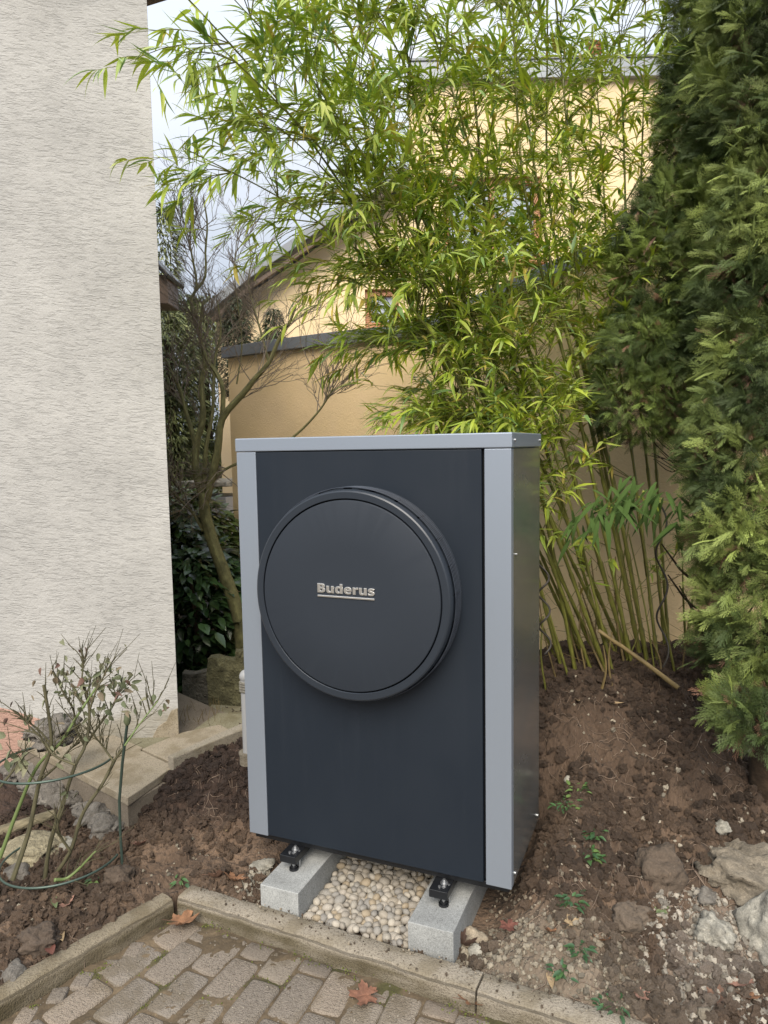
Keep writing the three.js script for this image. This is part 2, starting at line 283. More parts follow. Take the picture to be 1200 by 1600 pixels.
// ---------- paving of worn blocks in an earth bed ----------
reseed(77);
const paving = thing('paving'); paving.userData.kind = 'structure';
const columns = [[-0.575, -0.20, 0.363], [-0.480, -0.12, 0.309], [-0.383, -0.08, 0.406], [-0.279, -0.04, 0.305], [-0.176, -0.02, 0.362], [-0.073, 0, 0.299], [0.026, 0.02, 0.236], [0.126, 0.03, 0.322], [0.226, 0.03, 0.262], [0.326, 0.03, 0.318], [0.426, 0.03, 0.272], [0.526, 0.03, 0.345], [0.626, 0.03, 0.29], [0.726, 0.03, 0.34], [0.826, 0.03, 0.30], [0.926, 0.03, 0.345]];
const jointH = (x, z) => { const kerbNear = Math.min(z - zf(x), x - xl(z)); return -0.2185 + 0.0065 * fbm3(x * 9, 4, z * 9, 3) + 0.004 * n3(x * 60, 1, z * 60) + 0.008 * (1 - smoothstep(kerbNear, 0, 0.16)) * (0.6 + n3(x * 7, 9, z * 7)); };
{
  const pos = [], uv = [], cl = [], idx = []; const nx = 300, nz = 240;
  for (let j = 0; j <= nz; j++) for (let i = 0; i <= nx; i++) {
    const x = -1.05 + 2.3 * i / nx, z = 0.15 + 1.5 * j / nz; pos.push(x, jointH(x, z), z); uv.push(x, z);
    const n = fbm3(x * 6, 2, z * 6, 4); cl.push(...mixc(mixc([0.12, 0.095, 0.06], [0.21, 0.17, 0.115], 0.5 + n), [0.075, 0.085, 0.025], smoothstep(n3(x * 9, 5, z * 9), 0.16, 0.4) * 0.8));
  }
  for (let j = 0; j < nz; j++) for (let i = 0; i < nx; i++) { const a = j * (nx + 1) + i; idx.push(a, a + nx + 1, a + 1, a + 1, a + nx + 1, a + nx + 2); }
  const g = new THREE.BufferGeometry(); g.setAttribute('position', new THREE.Float32BufferAttribute(pos, 3)); g.setAttribute('uv', new THREE.Float32BufferAttribute(uv, 2)); g.setAttribute('color', new THREE.Float32BufferAttribute(cl, 3)); g.setIndex(idx); g.computeVertexNormals();
  mesh('joint_bed', g, M.joint, paving);
}
function wornBlock(w, l, h, seed) { // top at y = 0, rounded uneven outline, slightly cupped
  const pts = []; const N = 20;
  for (let i = 0; i < N; i++) { const a = i / N * Math.PI * 2, c = Math.cos(a), s = Math.sin(a), e = 0.22; const x = Math.sign(c) * Math.pow(Math.abs(c), e) * w / 2, y = Math.sign(s) * Math.pow(Math.abs(s), e) * l / 2; const k = 1 + 0.05 * n3(c * 1.3 + seed, s * 1.3, seed * 1.7); pts.push(new THREE.Vector2(x * k, y * k)); }
  let g = new THREE.ExtrudeGeometry(new THREE.Shape(pts), { depth: h - 0.006, bevelEnabled: true, bevelThickness: 0.006, bevelSize: 0.006, bevelOffset: -0.006, bevelSegments: 2 });
  g.rotateX(-Math.PI / 2); g.computeBoundingBox(); g.translate(0, -g.boundingBox.max.y, 0); g = boxUV(g); return toCreasedNormals(g, 0.9);
}
const blockMats = [[0.31, 0.285, 0.255], [0.285, 0.26, 0.235], [0.335, 0.30, 0.265], [0.265, 0.245, 0.225], [0.30, 0.28, 0.26]].map((c) => { const a = T.aggC.clone(); a.offset.set(rnd(), rnd()); return std({ color: col(...c), map: a, bumpMap: T.aggB, bumpScale: 0.004, roughness: 0.95 }); });
{
  const vars = []; for (let i = 0; i < 8; i++) vars.push(wornBlock(0.0965, 0.172, 0.05, i * 3.1 + 1));
  for (const [xc, sl, z0] of columns) {
    let first = true;
    for (let k = -2; k < 8; k++) {
      let z = z0 + 0.083 + k * 0.179, len = 1; const x = xc + sl * (z - 0.3); let zs = z - 0.083, ze = z + 0.083;
      if (ze < zf(x) + 0.03 || z > 1.35) continue;
      if (zs < zf(x) + 0.008) { zs = zf(x) + 0.008; len = (ze - zs) / 0.167; z = (zs + ze) / 2; }
      const xw = x - 0.046 - (xl(z) + 0.012); let wx = 1, xx = x; if (xw < 0) { if (xw < -0.06) continue; wx = (0.092 + xw) / 0.092; xx = x - xw / 2; }
      const m = mesh('paving_block', pick(vars), pick(blockMats), paving);
      m.position.set(xx + rr(-0.003, 0.003), -0.212 + rr(-0.003, 0.002), z + rr(-0.003, 0.003)); m.rotation.set(rr(-0.012, 0.012), Math.atan(sl) + rr(-0.02, 0.02), rr(-0.012, 0.012)); m.scale.set(wx, 1, len * rr(0.97, 1.02));
    }
  }
  const cob = []; for (let i = 0; i < 4; i++) cob.push(wornBlock(0.062, 0.07, 0.05, 40 + i * 2.3));
  for (let k = 0; k < 11; k++) { const z = 0.40 + k * 0.078 + rr(-0.008, 0.008), m = mesh('cobble', cob[k % 4], pick(blockMats), paving); m.position.set(xl(z) + 0.036 + rr(-0.004, 0.004), -0.2085 + rr(-0.004, 0.003), z); m.rotation.set(rr(-0.06, 0.06), 0.29 + rr(-0.2, 0.2), rr(-0.06, 0.06)); m.scale.set(rr(0.7, 0.95), 1, rr(0.8, 1)); }
}
{ // moss and grit lying in the joints
  const ms = [], cs = [], gs = [], gc = []; const tri = rockGeo(0, 0.3, 2, 3);
  for (let i = 0; i < 9000; i++) {
    const x = rr(-1.0, 0.9), z = rr(0.2, 1.0); if (z < zf(x) + 0.003 || x < xl(z) + 0.003) continue;
    const nearK = z - zf(x) < 0.035 && n3(x * 6, 3, 1) > 0.05; let inJoint = true;
    for (const [xc, sl, z0] of columns) { const dx = Math.abs(x - xc - sl * (z - 0.3)); if (dx < 0.043) { const q = ((z - z0 + 1.79) % 0.179) / 0.179; if (q > 0.04 && q < 0.9) inJoint = false; } }
    const mossy = n3(x * 9, 5, z * 9) > 0.06;
    if (inJoint && mossy || nearK) { const s = rr(0.0012, 0.0035); ms.push(M4(V(x, jointH(x, z) + (nearK ? rr(0, 0.02) : 0.001), z), randQ(), V(s, s * 0.8, s))); const g = rr(0.7, 1.25); cs.push(col(0.10 * g, 0.115 * g, 0.022 * g)); }
    else if (rnd() < 0.16) { const s = rr(0.001, 0.0032); gs.push(M4(V(x, Math.max(jointH(x, z), inJoint ? -1 : -0.2118), z), randQ(), s)); const g = rr(0.2, 0.5); gc.push(col(g, g * 0.93, g * 0.82)); }
  }
  stuff(inst('moss', tri, std({ roughness: 1 }), ms, cs, paving));
  stuff(inst('grit', tri, M.white, gs, gc, paving));
}
// ---------- kerbs ----------
function kerbStone(ax, az, bx, bz, w, top, mat, parent, seed) { // inner (paving side) edge from a to b
  const L = Math.hypot(bx - ax, bz - az), n = Math.round(L / 0.02); const dx = (bx - ax) / L, dz = (bz - az) / L, px = -dz, pz = dx; // p points away from the paving
  const prof = [[0.001, -0.30], [0, -0.10], [0, -0.066], [0, -0.05], [0, -0.036], [0, -0.023], [0, -0.012], [0.003, -0.004], [0.010, 0], [w * 0.5, 0.001], [w - 0.008, 0], [w - 0.001, -0.006], [w, -0.30]];
  const pos = [], uv = [], idx = [], cl = [], k = prof.length;
  for (let i = 0; i <= n; i++) prof.forEach(([o, h], j) => {
    const t = i / n * L, e = 0.0035 * fbm3(t * 12 + seed, o * 40, h * 20, 3) + (j === 7 || j === 6 ? -0.002 + 0.004 * n3(t * 22 + seed, 4, 2) : 0), oo = o - e * (j < 8 ? 1 : -0.6), hh = h + (j > 5 && j < 12 ? 0.003 * fbm3(t * 9 + seed, o * 30, 2, 3) : 0);
    pos.push(ax + dx * t + px * oo, top + hh, az + dz * t + pz * oo); uv.push(t + seed, j < 7 ? h : o + 0.1); const al = j < 6 ? clamp(0.75 + 0.9 * fbm3(t * 7 + seed, h * 30, 1, 3), 0.25, 1) : j === 6 ? 0.35 * clamp(0.5 + fbm3(t * 14 + seed, 2, 5, 3), 0, 1) : 0.14 * clamp(0.5 + 2 * fbm3(t * 5 + seed, o * 30, 8, 3), 0, 1); cl.push(...mixc([1, 1, 1], [0.40, 0.38, 0.29], al));
  });
  for (let i = 0; i < n; i++) for (let j = 0; j < k - 1; j++) { const a = i * k + j; idx.push(a, a + 1, a + k, a + 1, a + k + 1, a + k); }
  for (const [i, f] of [[0, 0], [n, 1]]) for (let j = 1; j < k - 1; j++) f ? idx.push(i * k, i * k + j, i * k + j + 1) : idx.push(i * k, i * k + j + 1, i * k + j);
  const g = new THREE.BufferGeometry(); g.setAttribute('position', new THREE.Float32BufferAttribute(pos, 3)); g.setAttribute('uv', new THREE.Float32BufferAttribute(uv, 2)); g.setAttribute('color', new THREE.Float32BufferAttribute(cl, 3)); g.setIndex(idx); g.computeVertexNormals();
  return mesh('kerb_stone', toCreasedNormals(g, 0.8), mat, parent);
}
{
  const k1 = thing('kerb', 'pale worn concrete kerb running in front of the grey machine', 'kerb');
  kerbStone(0.418, zf(0.418), -0.622, zf(-0.622), 0.085, -0.15, M.kerbV, k1, 3);
  kerbStone(1.46, zf(1.46), 0.424, zf(0.424), 0.085, -0.152, M.kerbV, k1, 9);
  const k2 = thing('kerb', 'dirty mossy concrete kerb on the left, below the rose bush', 'kerb');
  kerbStone(xl(0.222), 0.222, xl(1.2), 1.2, 0.07, -0.152, M.kerbOld, k2, 17);
}
// ---------- heat pump ----------
{
  const hp = thing('heat_pump', 'large anthracite and silver heat pump with round fan cover, standing on two concrete blocks', 'heat pump');
  const H = 1.38, C = 0.0455, X = 0.465, D = 0.456;
  mesh('casing', rbox(2 * X - 0.03, H - 0.05, D - 0.03, 0, H / 2 - 0.02, -D / 2 - 0.005, 0.004), M.black, hp);
  mesh('front_panel', rbox(0.767, H - C - 0.004, 0.02, -0.0065, (H - C) / 2 + 0.001, -0.0115, 0.003), M.dark, hp);
  mesh('corner_strip', rbox(0.0745, H - C - 0.001, 0.03, -X + 0.03725, (H - C) / 2, -0.0145, 0.0025), M.silver, hp);
  mesh('corner_strip', rbox(0.0795, H - C - 0.001, 0.03, X - 0.03975, (H - C) / 2, -0.0145, 0.0025), M.silver, hp);
  mesh('side_panel', rbox(0.012, H - C - 0.001, D - 0.034, X - 0.0063, (H - C) / 2, -0.0295 - (D - 0.034) / 2, 0.002), M.side, hp);
  mesh('side_panel', rbox(0.012, H - C - 0.001, D - 0.034, -X + 0.0063, (H - C) / 2, -0.0295 - (D - 0.034) / 2, 0.002), M.side, hp);
  mesh('back_panel', rbox(2 * X - 0.03, H - C, 0.006, 0, (H - C) / 2, -D + 0.002, 0.002), M.side, hp);
  const cap = mesh('top_cover', rbox(2 * X + 0.006, C - 0.001, D + 0.006, 0, H - C / 2 + 0.0005, -D / 2, 0.004, 3), M.silver, hp);
  for (const z of [-0.03, -D + 0.03]) mesh('screw', cyl(0.0045, 0.004, X + 0.005, H - 0.022, z, 10, 'x'), M.steel, cap);
  for (const [y, z] of [[0.03, -0.045], [0.03, -D + 0.04], [1.02, -0.06]]) mesh('screw', cyl(y > 1 ? 0.0028 : 0.006, 0.005, X + 0.002, y, z, 8, 'x'), M.steel, hp);
  mesh('base_frame', rbox(2 * X - 0.024, 0.022, D - 0.03, 0, -0.0112, -D / 2 - 0.003, 0.003), M.black, hp);
  // fan housing: ring, grille, cover
  const cx = -0.019, cy = 0.889;
  const lathe = (pts) => new THREE.LatheGeometry(pts.map(([r, z]) => new THREE.Vector2(r, z)), 128).rotateX(Math.PI / 2).translate(cx, cy, 0);
  const ringProf = [[0.3015, 0.045], [0.3015, 0.0885], [0.3028, 0.0900], [0.3215, 0.0902], [0.3258, 0.0878], [0.3278, 0.0835], [0.3292, 0.0665], [0.3275, 0.0645], [0.305, 0.0642]];
  mesh('fan_ring', toCreasedNormals(strip(lathe(ringProf)), 0.42), M.ring, hp);
  const gr = mesh('fan_grille', lathe([[0.306, 0.064], [0.306, 0.002]]), M.hollow, hp);
  for (let k = 0; k < 5; k++) mesh('grille_slat', new THREE.TorusGeometry(0.3345, 0.001, 6, 140).translate(cx, cy, 0.0135 + k * 0.0118), M.slat, gr);
  const bars = []; for (let k = 0; k < 24; k++) { const a = k / 24 * Math.PI * 2 + 0.06; bars.push(rbox(0.010, 0.0018, 0.058, 0, 0, 0, 0.0005, 1).translate(0.328, 0, 0.034).rotateZ(a).translate(cx, cy, 0)); }
  mesh('grille_bar', join(bars), M.hollow, gr);
  mesh('fan_flange', toCreasedNormals(strip(lathe([[0.325, 0.0015], [0.3355, 0.0015], [0.3358, 0.0028], [0.335, 0.0036], [0.325, 0.0036]])), 0.6), M.ring, hp);
  const cover = mesh('fan_cover', toCreasedNormals(strip(lathe([[0, 0.0912], [0.15, 0.0912], [0.2925, 0.0910], [0.2955, 0.0903], [0.2972, 0.0885], [0.2976, 0.085], [0.2976, 0.05], [0, 0.05]])), 0.5), M.disc, hp);
  mesh('gap_ring', lathe([[0.296, 0.052], [0.3016, 0.052]]), M.black, hp);
  // raised chrome lettering
  const font = await new FontLoader().loadAsync('fonts/droid/droid_sans_bold.typeface.json');
  const tg = new TextGeometry('Buderus', { font, size: 0.0272, depth: 0.003, curveSegments: 5, bevelEnabled: true, bevelThickness: 0.0008, bevelSize: 0.0009, bevelSegments: 2 }); tg.computeBoundingBox(); const bb = tg.boundingBox;
  tg.translate(-bb.min.x, -bb.min.y, 0).scale(0.193 / (bb.max.x - bb.min.x), 1, 1).translate(-0.1215, 0.8975, 0.0912);
  mesh('lettering', tg, M.chrome, cover);
  mesh('underline', rbox(0.192, 0.006, 0.004, -0.0255, 0.8875, 0.0930, 0.0012), M.chrome, cover);
  // adjustable feet
  for (const x of [-0.285, 0.2475]) {
    const br = mesh('foot_bracket', join([rbox(0.06, 0.005, 0.16, x, -0.0245, -0.030, 0.002), rbox(0.004, 0.026, 0.16, x - 0.0281, -0.035, -0.030, 0.0015), rbox(0.004, 0.026, 0.16, x + 0.0281, -0.035, -0.030, 0.0015), rbox(0.056, 0.026, 0.004, x, -0.035, 0.0475, 0.0015)]), M.black, hp);
    const hx = x + 0.006;
    mesh('bolt', join([cyl(0.0125, 0.003, hx, -0.0205, 0.006, 18), cyl(0.0085, 0.007, hx, -0.0165, 0.006, 6), cyl(0.0045, 0.006, hx, -0.011, 0.006, 10)]), M.steel, br);
    mesh('bolt', join([cyl(0.005, 0.004, hx - 0.008, -0.020, 0.030, 6)]), M.steel, br);
    mesh('threaded_rod', join([cyl(0.0065, 0.058, x + 0.010, -0.05, 0.026, 14), cyl(0.004, 0.058, x + 0.022, -0.05, 0.008, 10), cyl(0.0095, 0.007, x + 0.010, -0.0515, 0.026, 6)]), M.steel, br);
    mesh('foot_pad', join([cyl(0.0165, 0.007, x + 0.010, -0.0765, 0.026, 20, 'y', 0.0155), cyl(0.011, 0.007, x + 0.010, -0.0697, 0.026, 16)]), M.black, br);
  }
}
// ---------- the two concrete blocks and the pebbles between ----------
{
  const blk = (x0, x1, label) => { const t = thing('concrete_block', label, 'concrete block'); mesh('block', rbox(x1 - x0, 0.22, 0.66, (x0 + x1) / 2, -0.19, 0.14 - 0.33, 0.003), M.stoneBlock, t); };
  blk(-0.338, -0.196, 'grey concrete block under the left foot of the machine');
  blk(0.180, 0.323, 'grey concrete block under the right foot of the machine');
}
reseed(4242);
{
  const bed = thing('pebble_bed', 'bed of rounded cream pebbles between the two grey concrete blocks', 'pebbles');
  const shapes = []; for (let i = 0; i < 10; i++) shapes.push(rockGeo(2, 0.12, 1.1, i * 5.7, 1, rr(0.55, 0.8), rr(0.62, 0.9)));
  const pm = [[0.52, 0.485, 0.43], [0.58, 0.55, 0.51], [0.45, 0.425, 0.39], [0.38, 0.375, 0.37], [0.50, 0.43, 0.33], [0.66, 0.63, 0.58], [0.42, 0.415, 0.405], [0.52, 0.50, 0.46]].map((c) => std({ color: col(...c), map: T.stoneC, roughness: 0.75 }));
  // dart throwing in two layers so that they lie packed
  const put = []; const X0 = -0.193, X1 = 0.177;
  for (let i = 0; i < 14000 && put.length < 520; i++) {
    const r = Math.pow(rnd(), 1.4) * 0.010 + 0.0105, x = rr(X0 + r * 0.8, X1 - r * 0.8), z = rr(-0.33, 0.142 + 0.042 * x - r), layer = put.length < 210 ? 0 : 1;
    const y = -0.172 + layer * 0.0125 + 0.012 * smoothstep(-z, -0.14, 0.2) + 0.006 * n3(x * 12, 1, z * 12);
    let ok = true; for (const p of put) { const d = Math.hypot(p.x - x, p.z - z, (p.y - y) * 1.2); if (d < (p.r + r) * 0.83) { ok = false; break; } } if (ok) put.push({ x, y, z, r });
  }
  put.sort((a, b) => b.y + b.z * 0.2 - a.y - a.z * 0.2);
  const rest = [], rc = [];
  put.forEach((p, i) => {
    const q = new THREE.Quaternion().setFromEuler(new THREE.Euler(rr(-0.5, 0.5), rr(0, 6.28), rr(-0.5, 0.5)));
    if (i < 300) { const m = mesh('pebble', shapes[i % 10], pm[Math.floor(rnd() * 8)], bed); m.position.set(p.x, p.y, p.z); m.quaternion.copy(q); m.scale.setScalar(p.r * 1.34); }
    else { rest.push(M4(V(p.x, p.y, p.z), q, p.r * 1.22)); const k = rr(0.7, 1.05); rc.push(col(0.5 * k, 0.45 * k, 0.36 * k)); }
  });
  stuff(inst('pebbles', shapes[0], std({ map: T.stoneC, roughness: 0.8 }), rest, rc, bed));
}
// ---------- terrace slab, low wall, steps, rubble ----------
{
  const t = thing('terrace_slab', 'low raised terrace of pale sandy slabs beside the cream house wall', 'terrace');
  const A = [-1.05, -0.044], L = [-2.5, -0.47];
  const blockGeo = (pts, y0, y1) => { const g = prism(pts, y0, y1, 0.004); return g; };
  mesh('base', blockGeo([[A[0] - 0.012, A[1] - 0.010], [L[0], L[1] - 0.012], [-2.5, -1.5], [-0.99, -0.9]], -0.32, -0.034), std({ color: col(0.22, 0.185, 0.145), map: T.concreteC, bumpMap: T.concreteB, bumpScale: 0.004, roughness: 1 }), t);
  mesh('slab', blockGeo([A, [-1.74, -0.247], [-1.80, -0.585], [-1.325, -0.445], [-1.318, -0.420], [-1.035, -0.33], [-1.062, -0.30]], -0.0335, 0), M.slab, t);
  mesh('slab', blockGeo([[-1.746, -0.249], [-2.5, -0.468], [-2.5, -0.80], [-1.806, -0.587]], -0.0335, -0.001), M.slab, t);
  mesh('slab', blockGeo([[-1.322, -0.437], [-1.033, -0.345], [-0.975, -0.72], [-1.16, -0.80], [-1.27, -0.66]], -0.0335, -0.002), M.slab, t);
  mesh('wet_strip', blockGeo([[-1.335, -0.455], [-2.4, -0.775], [-2.4, -1.0], [-1.34, -0.68], [-1.285, -0.66]], -0.0335, -0.016), M.mossSlab, t);
  const f = []; // rough concrete haunching at the foot of the slab's front
  for (let i = 0; i < 46; i++) { const k = rnd(), x = lerp(A[0] - 0.06, L[0] + 0.3, k), z = lerp(A[1] - 0.02, L[1] + 0.09, k), r = rr(0.025, 0.06); f.push(rockGeo(4, 0.45, 1.7, i * 3.3, r * 1.2, r * 0.8, r, 0.24).rotateY(i).translate(x, -0.145 + rr(-0.02, 0.025), z + rr(0.0, 0.05))); }
  mesh('footing', join(f), M.rubble, t);
}
{
  const t = thing('low_wall', 'low weathered concrete edging wall between the terrace and the silver machine', 'low wall');
  const W = [[-1.072, -0.312], [-1.035, -0.300], [-0.905, -0.76], [-0.80, -1.25], [-0.87, -1.27], [-0.965, -0.78]];
  mesh('wall', prism(W, -0.3, 0.058, 0.006), M.kerb, t);
  const t2 = thing('garden_step', 'mossy flat stone steps behind the corner of the cream house', 'step');
  mesh('tread', prism([[-1.27, -0.70], [-0.98, -0.79], [-0.93, -1.05], [-1.30, -0.98]], -0.12, -0.022, 0.008), M.mossSlab, t2);
  mesh('tread', prism([[-1.42, -1.0], [-0.95, -1.08], [-0.93, -1.3], [-1.5, -1.2]], -0.2, -0.08, 0.008), M.mossSlab, t2);
  const t3 = thing('edging_stone', 'second concrete edging with green algae behind the low wall', 'edging');
  const p = [at(318, 1152, 3.7), at(378, 1122, 3.75), at(392, 1112, 3.95), at(320, 1135, 4.0)];
  mesh('stone', prism(p.map((q) => [q.x, q.z]), -0.3, p[0].y + 0.0, 0.006), std({ color: col(0.34, 0.34, 0.22), map: T.aggC, bumpMap: T.aggB, bumpScale: 0.004, roughness: 1 }), t3);
}
{ // three upright stone slabs
  const slab = (u0, u1, v0, v1, d, mat, label, tilt, seed) => {
    const a = at(u0, v1, d), b = at(u1, v0, d), w = Math.hypot(b.x - a.x, b.z - a.z), h = b.y - a.y + 0.12; const t = thing('stone_slab', label, 'stone slab', [(a.x + b.x) / 2, a.y - 0.12, (a.z + b.z) / 2], 'upright stone slabs by the shrub');
    let g = new THREE.BoxGeometry(w, h, 0.07, 14, 26, 3); const p = g.attributes.position; for (let i = 0; i < p.count; i++) { const x = p.getX(i), y = p.getY(i), z = p.getZ(i); p.setXYZ(i, x + 0.012 * n3(y * 9 + seed, 2, z * 9), y + (y > h * 0.4 ? 0.022 * n3(x * 9 + seed, 5, 1) : 0), z + 0.016 * fbm3(x * 14 + seed, y * 14, z * 3, 3)); }
    g.computeVertexNormals(); g = boxUV(g.translate(0, h / 2, 0)); mesh('stone', g, mat, t); t.rotation.y = 0.39 + tilt;
  };
  slab(290, 328, 1046, 1130, 4.25, M.rockDark, 'dark grey upright stone slab, lowest and leftmost of the three', 0.1, 3);
  slab(329, 372, 1026, 1122, 4.2, M.rockMoss, 'mossy olive upright stone slab in the middle of the three', -0.05, 8);
  slab(371, 398, 1012, 1110, 4.15, M.rockMoss, 'narrow mossy upright stone slab half hidden behind the silver machine edge', 0.1, 12);
}
{ // grey pipe on the low wall
  const b = at(388, 1152, 2.95), tp = at(386, 1042, 2.95), t = thing('vent_pipe', 'grey pipe with pale collar on the low wall beside the machine', 'pipe', [b.x, 0.055, b.z]); const h = tp.y - 0.055;
  mesh('flange', join([cyl(0.038, 0.045, 0, 0.0225, 0, 24), cyl(0.041, 0.008, 0, 0.045, 0, 24)]), M.kerb, t);
  mesh('pipe', cyl(0.0235, h - 0.05, 0, h / 2, 0, 24), M.pipe, t);
  mesh('collar', join([0, 1, 2, 3].map((i) => new THREE.TorusGeometry(0.024, 0.006, 8, 24).rotateX(Math.PI / 2).translate(0, h - 0.055 - i * 0.011, 0))), M.rockPale, t);
  mesh('cap', new THREE.SphereGeometry(0.028, 20, 12).translate(0, h - 0.03, 0), M.pipe, t);
}
// ---------- the cream house ----------
{
  const t = thing('house', 'cream house with scratched render wall filling the left edge', 'house');
  const C = V(-1.276, 0, -0.64), d = V(-0.90, 0, 0.436); const L = C.clone().addScaledVector(d, 3.2), bk = V(-0.70, 0, -0.714), B = C.clone().addScaledVector(bk, 5), B2 = L.clone().addScaledVector(bk, 5);
  const y0 = -0.34, y1 = 3.9; const n = 60;
  const wall = (a, b, ya, yb, inset = 0) => { // upright sheet with uv in metres
    const w = a.distanceTo(b), g = new THREE.PlaneGeometry(w, yb - ya, n, 8), p = g.attributes.position, uv = g.attributes.uv, dir = b.clone().sub(a).normalize();
    for (let i = 0; i < p.count; i++) { const s = p.getX(i) + w / 2, y = p.getY(i) + (ya + yb) / 2; p.setXYZ(i, a.x + dir.x * s - dir.z * -inset * 0, y, a.z + dir.z * s); uv.setXY(i, s, y + s * 0.11); } g.computeVertexNormals(); return g;
  };
  const s = new THREE.Shape([C, L, B2, B].map((p) => new THREE.Vector2(p.x, -p.z)));
  const g = new THREE.ExtrudeGeometry(s, { depth: y1 - y0, bevelEnabled: true, bevelThickness: 0.004, bevelSize: 0.004, bevelOffset: -0.004, bevelSegments: 2 }); g.rotateX(-Math.PI / 2).translate(0, y0, 0);
  { const gg = strip(g), p = gg.attributes.position, uv = gg.attributes.uv; for (let i = 0; i < p.count; i++) { const sx = (p.getX(i) - C.x) * d.x + (p.getZ(i) - C.z) * d.z; uv.setXY(i, -sx, p.getY(i) + sx * 0.10); } mesh('wall', gg, M.plaster, t); }
  { // the render coat on the visible face, with splash dirt and algae towards the ground
    const w = 3.196, h = 4.2, g = new THREE.PlaneGeometry(w, h, 160, 210), p = g.attributes.position, uv = g.attributes.uv, cl = [], out = V(0.436, 0, 0.90);
    for (let i = 0; i < p.count; i++) { const sx = w / 2 - p.getX(i), y = p.getY(i) + h / 2 - 0.33, e = 0.0015 * fbm3(sx * 3, y * 3, 1, 3) + 0.0022; p.setXYZ(i, C.x + d.x * sx + out.x * e, y, C.z + d.z * sx + out.z * e); uv.setXY(i, -sx, y + sx * -0.10); const n = fbm3(sx * 5, y * 5, 3, 4), dirt = smoothstep(0.16 + 0.16 * n - y, 0, 0.22) * 0.75, streak = 0.05 * clamp(n3(sx * 7, y * 0.35, 5) + 0.15 * n, 0, 1) + 0.03 * n; cl.push(...mixc([1 - streak, 1 - streak, 1 - streak], [0.52, 0.46, 0.33], dirt)); }
    g.setAttribute('color', new THREE.Float32BufferAttribute(cl, 3)); g.computeVertexNormals(); const pm = M.plaster.clone(); pm.vertexColors = true; mesh('render_coat', g, pm, t);
  }
  // exposed reddish base coat: an uneven skin a few millimetres proud
  { const sh = new THREE.Shape(); const top = []; for (let i = 0; i <= 24; i++) { const x = 0.48 + i / 24 * 1.6; top.push([x, 0.165 + 0.02 * fbm3(x * 6, 1, 2, 3) - 0.16 * Math.pow(clamp(1 - i / 7, 0, 1), 2.2)]); } sh.moveTo(-0.48, -0.2); for (const [x, y] of top) sh.lineTo(-x, y); sh.lineTo(-2.08, -0.2);
    const gg = new THREE.ExtrudeGeometry(sh, { depth: 0.004, bevelEnabled: true, bevelThickness: 0.003, bevelSize: 0.004, bevelSegments: 1 }); const out = V(0.436, 0, 0.90); const m = new THREE.Matrix4().makeBasis(d.clone().negate(), V(0, 1, 0), out.clone()).setPosition(C.clone().addScaledVector(out, -0.001)); mesh('bare_patch', strip(gg.applyMatrix4(m)), M.plinth, t); }
  { const out = V(0.436, 0, 0.90); const m = new THREE.Matrix4().makeBasis(d.clone().negate(), V(0, 1, 0), out).setPosition(C.clone().addScaledVector(out, 0.002)); const sh = new THREE.Shape([[0.002, -0.2], [0.002, 0.12], [0.03, 0.11], [0.055, 0.06], [0.095, 0.035], [0.12, -0.01], [0.12, -0.2]].map((q) => new THREE.Vector2(-q[0], q[1]))); mesh('repair_patch', boxUV(new THREE.ExtrudeGeometry(sh, { depth: 0.004, bevelEnabled: true, bevelThickness: 0.002, bevelSize: 0.002, bevelSegments: 1 }).applyMatrix4(m)), M.slab, t); }
  { const p = at(222, -8, 3.3); mesh('roof_eave', rbox(3.2, 0.12, 0.8, p.x - 1.64, p.y + 0.2, p.z + 0.12, 0.01).translate(0, 0, 0), M.brownPaint, t); }
}
